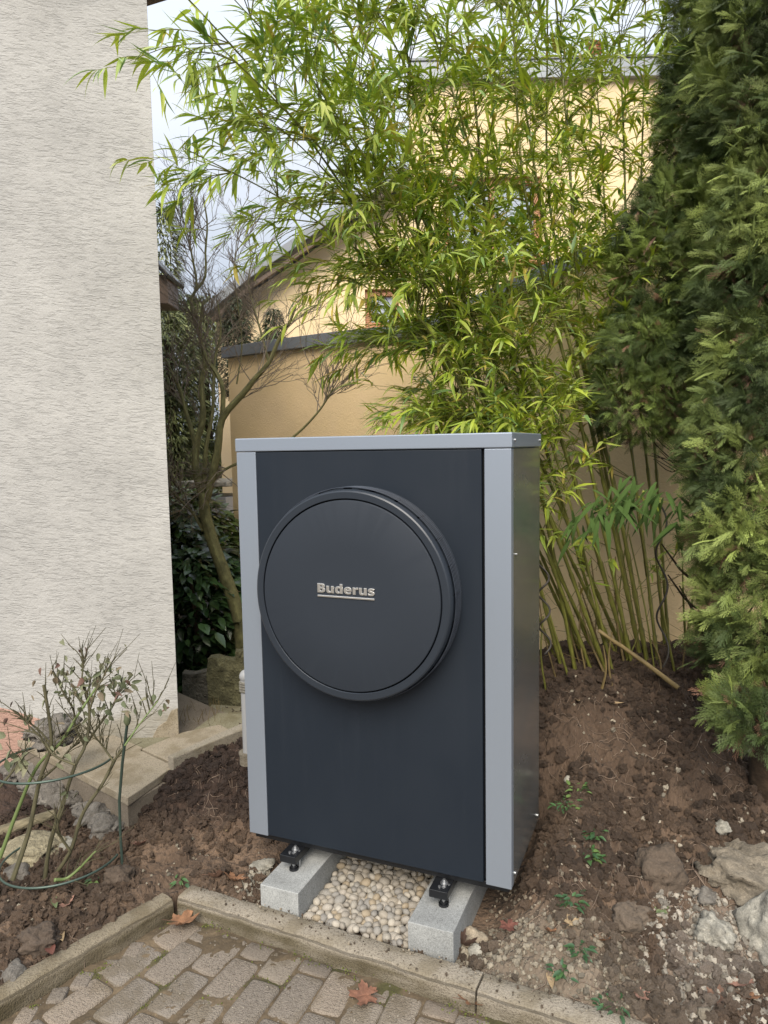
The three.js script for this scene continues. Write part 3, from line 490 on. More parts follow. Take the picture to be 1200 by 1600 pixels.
// ---------- neighbour's yellow house ----------
{
  const t = thing('yellow_house', 'pale yellow rendered house with grey copings standing behind the bamboo', 'house');
  const wd = V(0.97, 0, 0.2431).normalize(), wn = V(-wd.z, 0, wd.x), P0 = at(1000, 900, 3.95);
  const loc = (p) => p.clone().sub(P0).dot(wd);
  const pw = (u, v) => { const q = onPlane(u, v, P0, wn); return [loc(q), q.y]; };
  const topPx = [[356, 557], [440, 545], [533, 534], [600, 528], [650, 523], [700, 503], [760, 476], [840, 441], [920, 406], [1000, 371], [1100, 330]];
  const top = topPx.map(([u, v]) => pw(u, v)); const xL = top[0][0], xR = top[top.length - 1][0];
  const sh = new THREE.Shape(); sh.moveTo(xL, -0.4); for (const q of top) sh.lineTo(q[0], q[1]); sh.lineTo(xR + 0.7, top[top.length - 1][1] + 0.1); sh.lineTo(xR + 0.7, -0.4);
  const place = new THREE.Matrix4().makeBasis(wd, V(0, 1, 0), wn.clone().negate().multiplyScalar(-1).cross(V(0,1,0)).lengthSq() ? wd.clone().cross(V(0, 1, 0)) : wn).setPosition(P0.x, 0, P0.z);
  const eg = new THREE.ExtrudeGeometry(sh, { depth: 0.35, bevelEnabled: false }).translate(0, 0, -0.35);
  mesh('extension_wall', boxUV(eg).applyMatrix4(place), M.yellow, t);
  for (let i = 0; i < top.length - 1; i++) { const [a, b] = [top[i], top[i + 1]], L = Math.hypot(b[0] - a[0], b[1] - a[1]); const g = rbox(L + 0.004, 0.085 - i * 0.0007, 0.44 + i * 0.0012, 0, 0, 0, 0.004); g.rotateZ(Math.atan2(b[1] - a[1], b[0] - a[0])).translate((a[0] + b[0]) / 2 - (i ? 0 : 0.02), (a[1] + b[1]) / 2 + 0.025, -0.17).applyMatrix4(place); mesh('coping', g, M.zinc, t); }
  // the tall part behind
  const D = 8.2, fr = V(0.9237, 0, -0.3831), fn = V(0.3831, 0, 0.9237), Q = at(640, 400, D); const qw = (u, v) => { const q = onPlane(u, v, Q, fn); return [q.clone().sub(Q).dot(fr), q.y]; };
  const fp = new THREE.Matrix4().makeBasis(fr, V(0, 1, 0), fn).setPosition(Q.x, 0, Q.z);
  const S = new THREE.Shape(); const rake = [[338, 505], [400, 452], [470, 405], [545, 352], [640, 288]].map((q) => qw(...q));
  S.moveTo(rake[0][0], -0.4); for (const q of rake) S.lineTo(...q); const tl = qw(640, 124), tr = [qw(1600, 98)[0], qw(640, 124)[1]]; S.lineTo(...tl); S.lineTo(...tr); S.lineTo(tr[0], -0.4);
  const wins = [[[692, 278], [845, 408]], [[570, 452], [624, 512]], [[880, 620], [960, 720]]].slice(0, 2).map(([a, b]) => { const p = qw(...a), q = qw(...b); return [p[0], q[1], q[0], p[1]]; });
  for (const [x0, ya, x1, yb] of wins) { const h = new THREE.Path(); h.moveTo(x0, ya); h.lineTo(x0, yb); h.lineTo(x1, yb); h.lineTo(x1, ya); S.holes.push(h); }
  mesh('wall', boxUV(new THREE.ExtrudeGeometry(S, { depth: 0.3, bevelEnabled: false }).translate(0, 0, -0.3)).applyMatrix4(fp), M.yellow2, t);
  for (const [x0, ya, x1, yb] of wins) {
    const w = x1 - x0, h = yb - ya, c = 0.07; const fg = [rbox(w, c, 0.07, (x0 + x1) / 2, yb - c / 2, -0.08), rbox(w, c, 0.07, (x0 + x1) / 2, ya + c / 2, -0.08), rbox(c, h - 2 * c, 0.07, x0 + c / 2, (ya + yb) / 2, -0.08), rbox(c, h - 2 * c, 0.07, x1 - c / 2, (ya + yb) / 2, -0.08)];
    if (w > 0.7) fg.push(rbox(c, h - 2 * c, 0.07, (x0 + x1) / 2, (ya + yb) / 2, -0.08));
    const win = mesh('window', join(fg).applyMatrix4(fp), M.orange, t);
    mesh('pane', new THREE.BoxGeometry(w - 0.1, h - 0.1, 0.012).translate((x0 + x1) / 2, (ya + yb) / 2, -0.10).applyMatrix4(fp), M.glass, win);
    mesh('sill', rbox(w + 0.12, 0.04, 0.16, (x0 + x1) / 2, ya - 0.022, 0.02).applyMatrix4(fp), M.orange, win);
  }
  for (let i = 0; i < rake.length - 1; i++) { const a = rake[i], b = rake[i + 1], L = Math.hypot(b[0] - a[0], b[1] - a[1]), an = Math.atan2(b[1] - a[1], b[0] - a[0]); const r = mesh('roof', rbox(L + 0.01, 0.10 - i * 0.001, 0.8 + i * 0.002, 0, 0.09, 0, 0.01).rotateZ(an).translate((a[0] + b[0]) / 2, (a[1] + b[1]) / 2, -0.05).applyMatrix4(fp), M.zinc, t); mesh('verge_board', rbox(L, 0.045 - i * 0.001, 0.05 + i * 0.002, 0, -0.02, 0.27, 0.005).rotateZ(an).translate((a[0] + b[0]) / 2, (a[1] + b[1]) / 2, 0).applyMatrix4(fp), M.brownPaint, r); }
  { // parapet fascia of sheet metal with folded seams
    const h = 0.20, x0 = tl[0] - 0.02; const segs = 5, step = (qw(1032, 110)[0] - x0) / segs, fas = (i) => x0 + step * i;
    for (let i = 0; i < segs; i++) { const g = rbox(step - 0.004, h, 0.5, fas(i) + step / 2, lerp(tl[1], tr[1], 0.0) + 0.055 + i * 0.0005, -0.17, 0.006).applyMatrix4(fp); const pc = mesh('parapet_fascia', g, std({ color: col(0.30, 0.33, 0.37), roughness: 0.5, metalness: 0.3, map: T.stuccoC }), t); mesh('drip_edge', rbox(step - 0.004, 0.03, 0.53, fas(i) + step / 2, tl[1] + 0.163 + i * 0.0005, -0.17, 0.004).applyMatrix4(fp), M.zinc, pc); }
    const p = at(928, 84, D + 0.6); mesh('chimney', join([cyl(0.085, 0.3, p.x, p.y - 0.05, p.z, 20), cyl(0.097, 0.035, p.x, p.y + 0.09, p.z, 20), cyl(0.094, 0.025, p.x, p.y + 0.02, p.z, 20)]), M.terracotta, t);
  }
}
{ // eave of a house beyond, pale shed between the trees
  const t = thing('far_house', 'brown boarded eave of a far house beside the cream wall', 'house'); const p = at(238, 452, 7.5), W = (g) => g.rotateY(0.393).translate(p.x, p.y, p.z);
  mesh('eave_box', W(rbox(0.9, 0.30, 0.4, -0.29, 0, -0.2, 0.01)), M.brownPaint, t);
  mesh('roof', W(rbox(0.9, 0.045, 0.6, 0, 0, 0, 0.01).rotateZ(-0.82).translate(-0.11, 0.44, -0.2)), M.black, t);
  mesh('wall', W(rbox(0.5, 3.2, 0.8, -0.62, -1.75, -0.47, 0.01)), M.plaster, t);
  const s = thing('shed', 'pale grey garden shed seen between the bare trunk and yellow wall', 'shed'); const q = at(352, 900, 7.5);
  mesh('wall', rbox(0.5, 1.3, 0.6, q.x, q.y + 0.2, q.z, 0.01), M.pipe, s); mesh('roof_edge', rbox(0.6, 0.05, 0.7, q.x, q.y + 0.98, q.z, 0.01), M.rockPale, s); mesh('window', rbox(0.3, 0.22, 0.02, q.x + 0.05, q.y + 0.35, q.z + 0.305, 0.004), M.glass, s);
}
// ---------- plants ----------
const leafGeo = (segs, wid, droop, fold, pointy = 1) => { // unit length along +Z
  const pos = [], idx = [], uv = []; for (let i = 0; i <= segs; i++) { const t = i / segs, w = wid * Math.pow(Math.sin(Math.PI * Math.pow(t * 0.97 + 0.02, 0.62)), pointy), y = -droop * t * t; for (const s of [-1, 0, 1]) { pos.push(s * w / 2, y + Math.abs(s) * fold * w, t); uv.push(s, t); } if (i) { const a = (i - 1) * 3; idx.push(a, a + 1, a + 3, a + 1, a + 4, a + 3, a + 1, a + 2, a + 4, a + 2, a + 5, a + 4); } }
  const g = new THREE.BufferGeometry(); g.setAttribute('position', new THREE.Float32BufferAttribute(pos, 3)); g.setAttribute('uv', new THREE.Float32BufferAttribute(uv, 2)); g.setIndex(idx); g.computeVertexNormals(); return g;
};
reseed(9001);
{ // bamboo grove
  const t = thing('bamboo', 'tall yellow-green bamboo clump arching over the machine against the yellow wall', 'bamboo');
  const LG = [leafGeo(5, 0.155, 0.18, 0.12), leafGeo(5, 0.175, 0.42, 0.2), leafGeo(5, 0.13, -0.1, 0.1)];
  const all = [];
  // base pixel u, base depth, mid pixel, top pixel, mid/top depth, thickness, leafiness
  const CU = [
    [985, 3.25, 800, 470, 3.0, 640, -60, 2.75, 0.0125, 1], [1000, 3.30, 862, 420, 3.1, 760, -160, 3.0, 0.0125, 1], [950, 3.15, 740, 540, 2.85, 430, 40, 2.35, 0.0105, 1], [925, 3.2, 690, 480, 2.9, 520, -90, 2.6, 0.0105, 1],
    [1012, 3.25, 915, 560, 3.15, 850, -200, 3.05, 0.012, 1], [1040, 3.35, 985, 500, 3.3, 960, -120, 3.2, 0.010, 0.8], [965, 3.3, 650, 420, 2.85, 300, 30, 2.25, 0.0095, 1], [940, 3.25, 620, 450, 2.8, 285, 230, 2.3, 0.0085, 0.9],
    [900, 3.2, 770, 420, 3.0, 700, -200, 2.8, 0.011, 1], [1030, 3.15, 955, 480, 3.2, 925, 40, 3.2, 0.009, 0.9], [880, 3.25, 690, 400, 2.95, 590, -150, 2.7, 0.0105, 1], [975, 3.4, 640, 300, 3.0, 390, -160, 2.5, 0.0105, 1],
    [990, 3.2, 820, 300, 3.0, 780, -260, 2.9, 0.011, 1], [960, 3.1, 850, 660, 2.95, 700, 330, 2.7, 0.008, 0.9], [890, 3.1, 740, 640, 2.9, 600, 430, 2.6, 0.007, 0.9], [910, 3.4, 560, 330, 2.85, 220, -80, 2.15, 0.0095, 1],
    [870, 3.3, 640, 520, 2.95, 510, 420, 2.7, 0.007, 0.8], [930, 3.35, 600, 300, 2.9, 330, -40, 2.35, 0.0085, 1], [915, 3.3, 610, 400, 2.85, 380, 150, 2.4, 0.008, 1], [950, 3.4, 700, 250, 3.0, 480, -170, 2.6, 0.009, 1], [1000, 3.45, 860, 330, 3.3, 850, -240, 3.25, 0.0105, 1], [1045, 3.3, 1000, 420, 3.25, 1010, -60, 3.1, 0.009, 0.9],
  ];
  CU.forEach(([ub, db, um, vm, dm, ut, vt, dt, r, lf], ci) => {
    const b = at(ub, 1050, db); b.y = Math.min(soilH(b.x, b.z), b.y + 0.1) - 0.02; const m = at(um, vm, dm), e = at(ut, vt, dt);
    const curve = new THREE.CatmullRomCurve3([b, b.clone().lerp(m, 0.5).add(V(0, 0.06, 0)), m, m.clone().lerp(e, 0.5).add(V(0, 0.05, 0)), e], false, 'centripetal'); const L = curve.getLength();
    const nodes = Math.round(L / 0.17), pts = [], rad = [];
    for (let i = 0; i < nodes; i++) for (const [f, k] of [[0, 1.28], [0.05, 1], [0.5, 0.98]]) { const q = (i + f) / nodes; pts.push(curve.getPointAt(q)); rad.push(r * 0.84 * k * lerp(1, 0.22, Math.pow(q, 1.4))); }
    pts.push(e.clone()); rad.push(r * 0.18);
    const cm = mesh('culm', taperTube(pts, rad, 7), M.culm, t);
    const br = [], lm = [[], [], []], lc = [[], [], []];
    for (let i = 2; i < nodes; i++) {
      const q = i / nodes, p = curve.getPointAt(q), tan = curve.getTangentAt(q); const py = toPx(p)[1];
      const dens = smoothstep(q, 0.22, 0.46) * lf; const cnt = rnd() < dens ? (rnd() < 0.75 ? 4 : 3) : (rnd() < 0.15 ? 1 : 0);
      for (let c = 0; c < cnt; c++) {
        const an = (i % 2) * Math.PI + rr(-1.3, 1.3), side = V(Math.cos(an), 0, Math.sin(an)); side.sub(tan.clone().multiplyScalar(side.dot(tan))).normalize();
        const bd = side.multiplyScalar(rr(0.6, 1)).addScaledVector(tan, rr(0.35, 0.9)).normalize(), bl = rr(0.22, 0.6) * lerp(1.1, 0.6, q);
        const bp = [p.clone(), p.clone().addScaledVector(bd, bl * 0.5).add(V(0, 0.01, 0)), p.clone().addScaledVector(bd, bl).add(V(0, -0.10 * bl, 0))];
        const bc = new THREE.CatmullRomCurve3(bp); br.push(taperTube(bc.getPoints(5), [0.0022, 0.0019, 0.0016, 0.0013, 0.001, 0.0008], 4, false));
        const twigs = Math.round(rr(3, 5.5));
        for (let w = 0; w < twigs; w++) {
          const tq = lerp(0.3, 1, w / (twigs - 1)), o = bc.getPointAt(tq), td = bd.clone().multiplyScalar(0.8).add(V(rr(-0.9, 0.9), rr(-0.55, 0.5), rr(-0.9, 0.9))).normalize(), tlen = rr(0.05, 0.14), te = o.clone().addScaledVector(td, tlen);
          br.push(taperTube([o, te], [0.0011, 0.0007], 3, false));
          const nl = Math.round(rr(5, 9));
          for (let k = 0; k < nl; k++) {
            const lp = o.clone().lerp(te, 0.25 + 0.75 * (k + 1) / nl), ld = td.clone().multiplyScalar(0.75).add(V(rr(-0.75, 0.6), rr(-0.55, 0.15), rr(-0.6, 0.75))).normalize();
            const nm = V(rr(-0.5, 0.5), 1, rr(-0.5, 0.5) + 0.15), len = lerp(0.045, 0.102, Math.pow(rnd(), 0.9)) * (rnd() < 0.1 ? 1.2 : 1), v = Math.floor(rnd() * 3);
            const mt = basis(lp, ld, nm, V(len * rr(0.85, 1.15), len, len)); const g = rr(0.75, 1.2), ye = rnd(); const c3 = ye < 0.06 ? col(0.52 * g, 0.42 * g, 0.08) : ye < 0.6 ? col(0.44 * g, 0.53 * g, 0.05) : ye < 0.92 ? col(0.33 * g, 0.45 * g, 0.05) : col(0.18 * g, 0.31 * g, 0.08);
            all.push({ mt, v, c: c3, ci, d: toPx(lp)[2] * 10 - len * 60 + ((lp) => { const [u, w2] = toPx(lp); return u < 0 || u > 1200 || w2 < 0 ? 100 : 0; })(lp) });
          }
        }
      }
    }
    if (br.length) mesh('branches', join(br), M.culm, cm);
    cm.userData.hold = ci;
  });
  // the sprig of broad dark leaves low on the right
  { const c = at(985, 790, 2.75), sg = leafGeo(5, 0.15, 0.3, 0.16); const dk = std({ color: col(0.040, 0.078, 0.012), roughness: 0.95 });
    const sp = mesh('sprig', rope([at(1010, 900, 3.1), at(1000, 830, 2.9), at(985, 778, 2.78), at(930, 800, 2.7)], 0.004, 0.0015, 14), M.culm, t);
    for (let i = 0; i < 92; i++) { const k = rnd(), p = at(lerp(900, 1075, k) + rr(-20, 20), lerp(815, 765, Math.sin(k * 3.1)) + rr(-22, 30), rr(2.6, 2.85)); const d = V(rr(-1, 0.7), rr(-1.1, -0.1), rr(-0.2, 0.8)); const s = rr(0.075, 0.145), m = mesh('leaf', sg, dk, sp); m.applyMatrix4(basis(p, d, V(rr(-0.4, 0.4), 1, 0.6), V(s, s, s))); }
  }
  all.sort((a, b) => a.d - b.d);
  const lmats = [[0.40, 0.50, 0.05], [0.29, 0.41, 0.045], [0.19, 0.32, 0.07], [0.44, 0.50, 0.06]].map((c) => { const m = M.bambooLeaf.clone(); m.color = col(...c); return m; });
  all.slice(0, 300).forEach((l, i) => { const m = mesh('leaf', LG[l.v], lmats[i % 4], t); m.applyMatrix4(l.mt); });
  for (let v = 0; v < 3; v++) { const L = all.slice(300).filter((l) => l.v === v); stuff(inst('leaves', LG[v], M.bambooLeaf, L.map((l) => l.mt), L.map((l) => l.c), t)); }
  // dry canes and stubs at the foot
  for (let i = 0; i < 18; i++) { const u = rr(850, 1075), b = at(u, rr(1000, 1060), rr(3.0, 3.5)); b.y = soilH(b.x, b.z) - 0.02; const h = rr(0.15, 0.7), e = b.clone().add(V(rr(-0.14, 0.12), h, rr(-0.1, 0.1))); mesh('dry_cane', rope([b, b.clone().lerp(e, 0.5).add(V(rr(-0.02, 0.02), 0, 0)), e], rr(0.003, 0.008), 0.003, 6), rnd() < 0.6 ? M.culmDry : M.culm, t); }
  mesh('dry_cane', rope([at(935, 985, 3.05), at(1000, 1030, 3.0), at(1060, 1075, 2.9)], 0.009, 0.011, 8), M.culmDry, t);
  const tw = []; for (let i = 0; i < 90; i++) { const b = at(rr(850, 1090), rr(880, 1040), rr(2.95, 3.4)), e = b.clone().add(V(rr(-0.16, 0.16), rr(-0.1, 0.16), rr(-0.1, 0.1))); tw.push(taperTube([b, b.clone().lerp(e, 0.5).add(V(rr(-0.03, 0.03), rr(-0.02, 0.03), 0)), e], [0.0013, 0.001, 0.0006], 3, false)); }
  stuff(mesh('dry_twigs', join(tw), M.culmDry, t));
}
{ // two wavy metal plant stakes
  const wavy = (u, v0, v1, d, label) => { const a = at(u, v1, d), b = at(u - 4, v0, d); const p = []; for (let i = 0; i <= 60; i++) { const k = i / 60, q = a.clone().lerp(b, k); p.push(q.add(V(0.022 * Math.sin(k * 17), 0, 0.022 * Math.cos(k * 17)))); } const t = thing('plant_stake', label, 'plant stake'); mesh('rod', taperTube(p, p.map(() => 0.0042), 7), M.rust, t); };
  wavy(1036, 770, 1040, 2.95, 'dark spiral metal plant stake among the canes near the thuja');
  wavy(852, 880, 1020, 2.8, 'dark spiral metal plant stake just right of the silver machine');
}
reseed(333);
{ // thujas
  const sprayGeo = (seed, full) => { // flat fan of scale-leaf strips, unit length along +Z
    reseed(seed); const pos = [], idx = []; const quad = (ax, az, bx, bz, w, y0, y1) => { const dx = bx - ax, dz = bz - az, l = Math.hypot(dx, dz) || 1, px = -dz / l * w, pz = dx / l * w, n = pos.length / 3, mx = ax + dx * 0.55, mz = az + dz * 0.55, ym = (y0 + y1) / 2 + 0.012; pos.push(ax, y0, az, mx + px, ym, mz + pz, bx, y1, bz, mx - px, ym - 0.012, mz - pz); idx.push(n, n + 1, n + 2, n, n + 2, n + 3); };
    const yy = (x, z) => -0.32 * z * z - 0.25 * x * x; const seg = (ax, az, bx, bz, w) => quad(ax, az, bx, bz, w, yy(ax, az), yy(bx, bz));
    for (let i = 0; i < 6; i++) seg(0.02 * Math.sin(i * 2), i / 6, 0.02 * Math.sin((i + 1) * 2), (i + 1.15) / 6, 0.009);
    const N = full ? 8 : 6;
    for (let i = 0; i < N; i++) for (const s of [-1, 1]) {
      const z0 = 0.06 + 0.86 * (i + (s > 0 ? 0.4 : 0)) / N, l = (0.44 * (1 - z0) + 0.12) * rr(0.7, 1.25), a = rr(0.5, 0.75), sx = Math.sin(a) * s, sz = Math.cos(a); let px = 0, pz = z0; const K = l > 0.3 ? 4 : 3;
      for (let k = 0; k < K; k++) { const bend = 1 - 0.12 * k, nx = px + sx * bend * l / K, nz = pz + (sz + 0.08 * k) * l / K; seg(px, pz, nx, nz + 0.01, 0.0078); for (const q of [-1, 1]) { const b = Math.atan2(sx, sz) + q * rr(0.55, 0.8), m = l * 0.30 * (1 - k / K * 0.5) * rr(0.7, 1.2); seg(px, pz, px + Math.sin(b) * m, pz + Math.cos(b) * m, 0.0068); } px = nx; pz = nz; }
    }
    const g = new THREE.BufferGeometry(); g.setAttribute('position', new THREE.Float32BufferAttribute(pos, 3)); g.setIndex(idx); g.computeVertexNormals(); return g;
  };
  const SG = [sprayGeo(1, 1), sprayGeo(2, 1), sprayGeo(3, 0)];
  function thuja(label, base, blobs, count, tone, size, seed) {
    reseed(seed); const t = thing('thuja', label, 'thuja'); const mats = [[], [], []], cols = [[], [], []], deadM = [], deadC = [];
    const vols = blobs.map((b) => b.w ?? (b.r * b.h)); const tot = vols.reduce((a, b) => a + b, 0);
    blobs.forEach((b, bi) => {
      const n = Math.round(count * vols[bi] / tot);
      for (let i = 0; i < n; i++) {
        const yk = Math.pow(rnd(), 0.9) * 2 - 1, an = rr(0, 6.283), rad = Math.sqrt(Math.max(0.02, 1 - Math.pow(Math.abs(yk), b.pow ?? 2.4))); const lump = 1 + 0.28 * n3(Math.cos(an) * 2.2 + bi * 7, b.c.y + yk * b.h * 3.2, Math.sin(an) * 2.2) + 0.1 * n3(Math.cos(an) * 5, b.c.y + yk * b.h * 9, Math.sin(an) * 5);
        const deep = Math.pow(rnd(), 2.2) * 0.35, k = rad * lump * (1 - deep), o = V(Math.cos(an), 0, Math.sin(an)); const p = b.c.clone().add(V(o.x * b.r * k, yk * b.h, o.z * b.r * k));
        if (p.y < soilH(p.x, p.z) + 0.05) continue;
        const away = p.clone().sub(CAM).dot(o); if (away > 0.6 && rnd() < 0.8) continue;   // the far side is thinner
        const d = o.clone().multiplyScalar(rr(0.5, 1)).add(V(rr(-0.8, 0.8), rr(-0.7, 0.9) + (b.up ?? 0.1), rr(-0.8, 0.8))), nm = V(rr(-1, 1), rr(-0.2, 1), rr(-1, 1)).addScaledVector(o, 0.4); const s = size * rr(0.55, 1.35), v = Math.floor(rnd() * 3);
        if (deep > 0.2 && rnd() < 0.3 || rnd() < (b.dead ?? 0.012)) { deadM.push(basis(p, d.add(V(0, -0.5, 0)), nm, s)); const g = rr(0.6, 1.3); deadC.push(col(0.17 * g, 0.09 * g, 0.055 * g)); continue; }
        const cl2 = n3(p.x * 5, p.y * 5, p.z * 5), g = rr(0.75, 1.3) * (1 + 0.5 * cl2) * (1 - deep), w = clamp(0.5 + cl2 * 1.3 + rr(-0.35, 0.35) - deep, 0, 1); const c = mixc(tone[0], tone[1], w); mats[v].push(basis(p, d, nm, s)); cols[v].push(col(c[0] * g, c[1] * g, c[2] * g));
      }
    });
    const top = Math.max(...blobs.map((b) => b.c.y + b.h)) - 0.3;
    const tp = [V(base.x, soilH(base.x, base.z) - 0.05, base.z), V(base.x + 0.02, 0.9, base.z - 0.01), V(base.x, top, base.z)]; mesh('trunk', rope(tp, 0.055, 0.015, 14, 9), M.thujaBark, t);
    for (let i = 0; i < 18; i++) { const k = rr(0.06, 0.42), o = V(base.x, lerp(tp[0].y, top, k), base.z), an = rr(0, 6.28), l = rr(0.1, 0.24); mesh('branch', rope([o, o.clone().add(V(Math.cos(an) * l * 0.5, l * 0.12, Math.sin(an) * l * 0.5)), o.clone().add(V(Math.cos(an) * l, l * 0.75, Math.sin(an) * l))], 0.010, 0.003, 6, 5), M.thujaBark, t); }
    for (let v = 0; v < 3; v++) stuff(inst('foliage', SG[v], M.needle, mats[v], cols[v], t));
    if (deadM.length) stuff(inst('dead_sprays', SG[2], M.needle, deadM, deadC, t));
    return t;
  }
  const bl = (u, v, d, r, h, o = {}) => ({ c: at(u, v, d), r, h, ...o });
  const bA = at(1120, 1000, 3.05);
  thuja('dark thuja leaning over the bamboo, its lower branches bare and brown', bA, [bl(1140, 60, 3.05, 0.23, 0.62), bl(1122, 250, 3.05, 0.26, 0.5), bl(1075, 430, 3.02, 0.28, 0.42), bl(1010, 590, 2.95, 0.21, 0.27, { up: -0.1 }), bl(1090, 560, 2.95, 0.22, 0.30, { dead: 0.06 }), bl(1160, -140, 3.05, 0.22, 0.7), bl(1150, 400, 2.9, 0.24, 0.5)], 34000, [[0.045, 0.078, 0.017], [0.140, 0.190, 0.034]], 0.068, 31);
  const bB = at(1195, 1180, 2.55);
  thuja('green thuja at the right edge with sprays reaching down to the dug soil', bB, [bl(1225, 200, 2.7, 0.29, 0.75), bl(1215, 480, 2.6, 0.26, 0.5), bl(1210, 700, 2.55, 0.25, 0.38), bl(1185, 830, 2.5, 0.19, 0.20, { dead: 0.03 }), bl(1215, 960, 2.5, 0.22, 0.24, { dead: 0.05 }), bl(1185, 1110, 2.35, 0.13, 0.10, { up: 0.2 }), bl(1128, 1000, 2.6, 0.07, 0.12, { dead: 0.05 })], 24000, [[0.066, 0.105, 0.026], [0.200, 0.250, 0.060]], 0.082, 55);
  // bare dark twigs under the left tree's crown
  { const tw = []; reseed(8); const t = scene.getObjectByName('thuja'); for (let i = 0; i < 46; i++) { const o = at(rr(1080, 1150), rr(600, 760), rr(2.9, 3.1)), e = at(rr(990, 1110), rr(560, 720), rr(2.8, 3.0)); tw.push(rope([o, o.clone().lerp(e, 0.5).add(V(0, -0.05, 0)), e], 0.004, 0.0012, 6, 4)); } stuff(mesh('dead_twigs', join(tw), M.thujaBark, t)); }
}
reseed(616);
{ // bare tree between the houses
  const t = thing('bare_tree', 'leafless tree with greenish bark in the gap between the houses', 'tree'); const D = 4.75;
  const L = (list, d0 = D, d1 = D) => list.map(([u, v], i) => at(u, v, lerp(d0, d1, i / (list.length - 1))));
  mesh('trunk', rope(L([[380, 1020], [372, 960], [352, 900], [332, 845], [320, 800], [318, 770]]), 0.048, 0.034, 26, 10), M.bark, t);
  const limbs = [[L([[318, 780], [306, 735], [307, 695], [317, 655], [315, 600], [320, 565], [312, 520], [318, 470]]), 0.034, 0.010], [L([[306, 700], [298, 668], [290, 642], [282, 610], [270, 585], [258, 560]]), 0.02, 0.010], [L([[322, 782], [340, 705], [347, 655], [380, 615], [400, 590], [420, 567], [436, 530], [452, 505], [463, 476]], D, D - 0.3), 0.034, 0.008], [L([[347, 655], [348, 605], [335, 578], [322, 560], [310, 520], [299, 475], [302, 460], [320, 435], [321, 392], [324, 350], [318, 310]]), 0.022, 0.006], [L([[302, 462], [307, 445], [300, 400], [296, 378], [284, 335]]), 0.012, 0.004], [L([[318, 770], [322, 700], [332, 645], [334, 600], [336, 560], [345, 520], [340, 470]]), 0.02, 0.006], [L([[420, 567], [408, 520], [398, 485], [388, 440], [402, 380]]), 0.010, 0.004], [L([[318, 830], [300, 800], [275, 775], [262, 760]]), 0.014, 0.008], [L([[380, 720], [350, 735], [330, 755]]), 0.01, 0.014], [L([[450, 690], [478, 665], [500, 640], [512, 622], [521, 605]], 4.3, 4.2), 0.010, 0.005], [L([[370, 600], [378, 540], [372, 480], [366, 420], [374, 350]], 4.9, 4.9), 0.007, 0.003]];
  const tw = []; const grow = (p, d, l, r, lev) => { const e = p.clone().addScaledVector(d, l), m = p.clone().lerp(e, 0.5).add(V(rr(-0.14, 0.14) * l, rr(-0.1, 0.14) * l, rr(-0.1, 0.1) * l)); tw.push(taperTube([p, m, e], [r, r * 0.8, r * 0.6], lev > 1 ? 5 : 3, false)); if (lev <= 0) return; const n = lev > 1 ? 4 : 3; for (let i = 0; i < n; i++) grow(p.clone().lerp(e, rr(0.35, 1)), d.clone().add(V(rr(-0.9, 0.9), rr(-0.3, 0.6), rr(-0.8, 0.8))).normalize(), l * rr(0.5, 0.75), r * 0.6, lev - 1); };
  for (const [pts, r0, r1] of limbs) { mesh('limb', rope(pts, r0 * 0.82, r1 * 0.8, 24, 8), M.bark, t); const c = new THREE.CatmullRomCurve3(pts), n = 16; for (let i = 0; i < n; i++) { const q = rr(0.3, 1), p = c.getPoint(q), d = c.getTangent(q).add(V(rr(-1.1, 1.1), rr(-0.2, 0.6), rr(-0.9, 0.9))).normalize(); grow(p, d, rr(0.14, 0.36), 0.0035, 2); } }
  stuff(mesh('twigs', join(tw), M.twig, t));
}
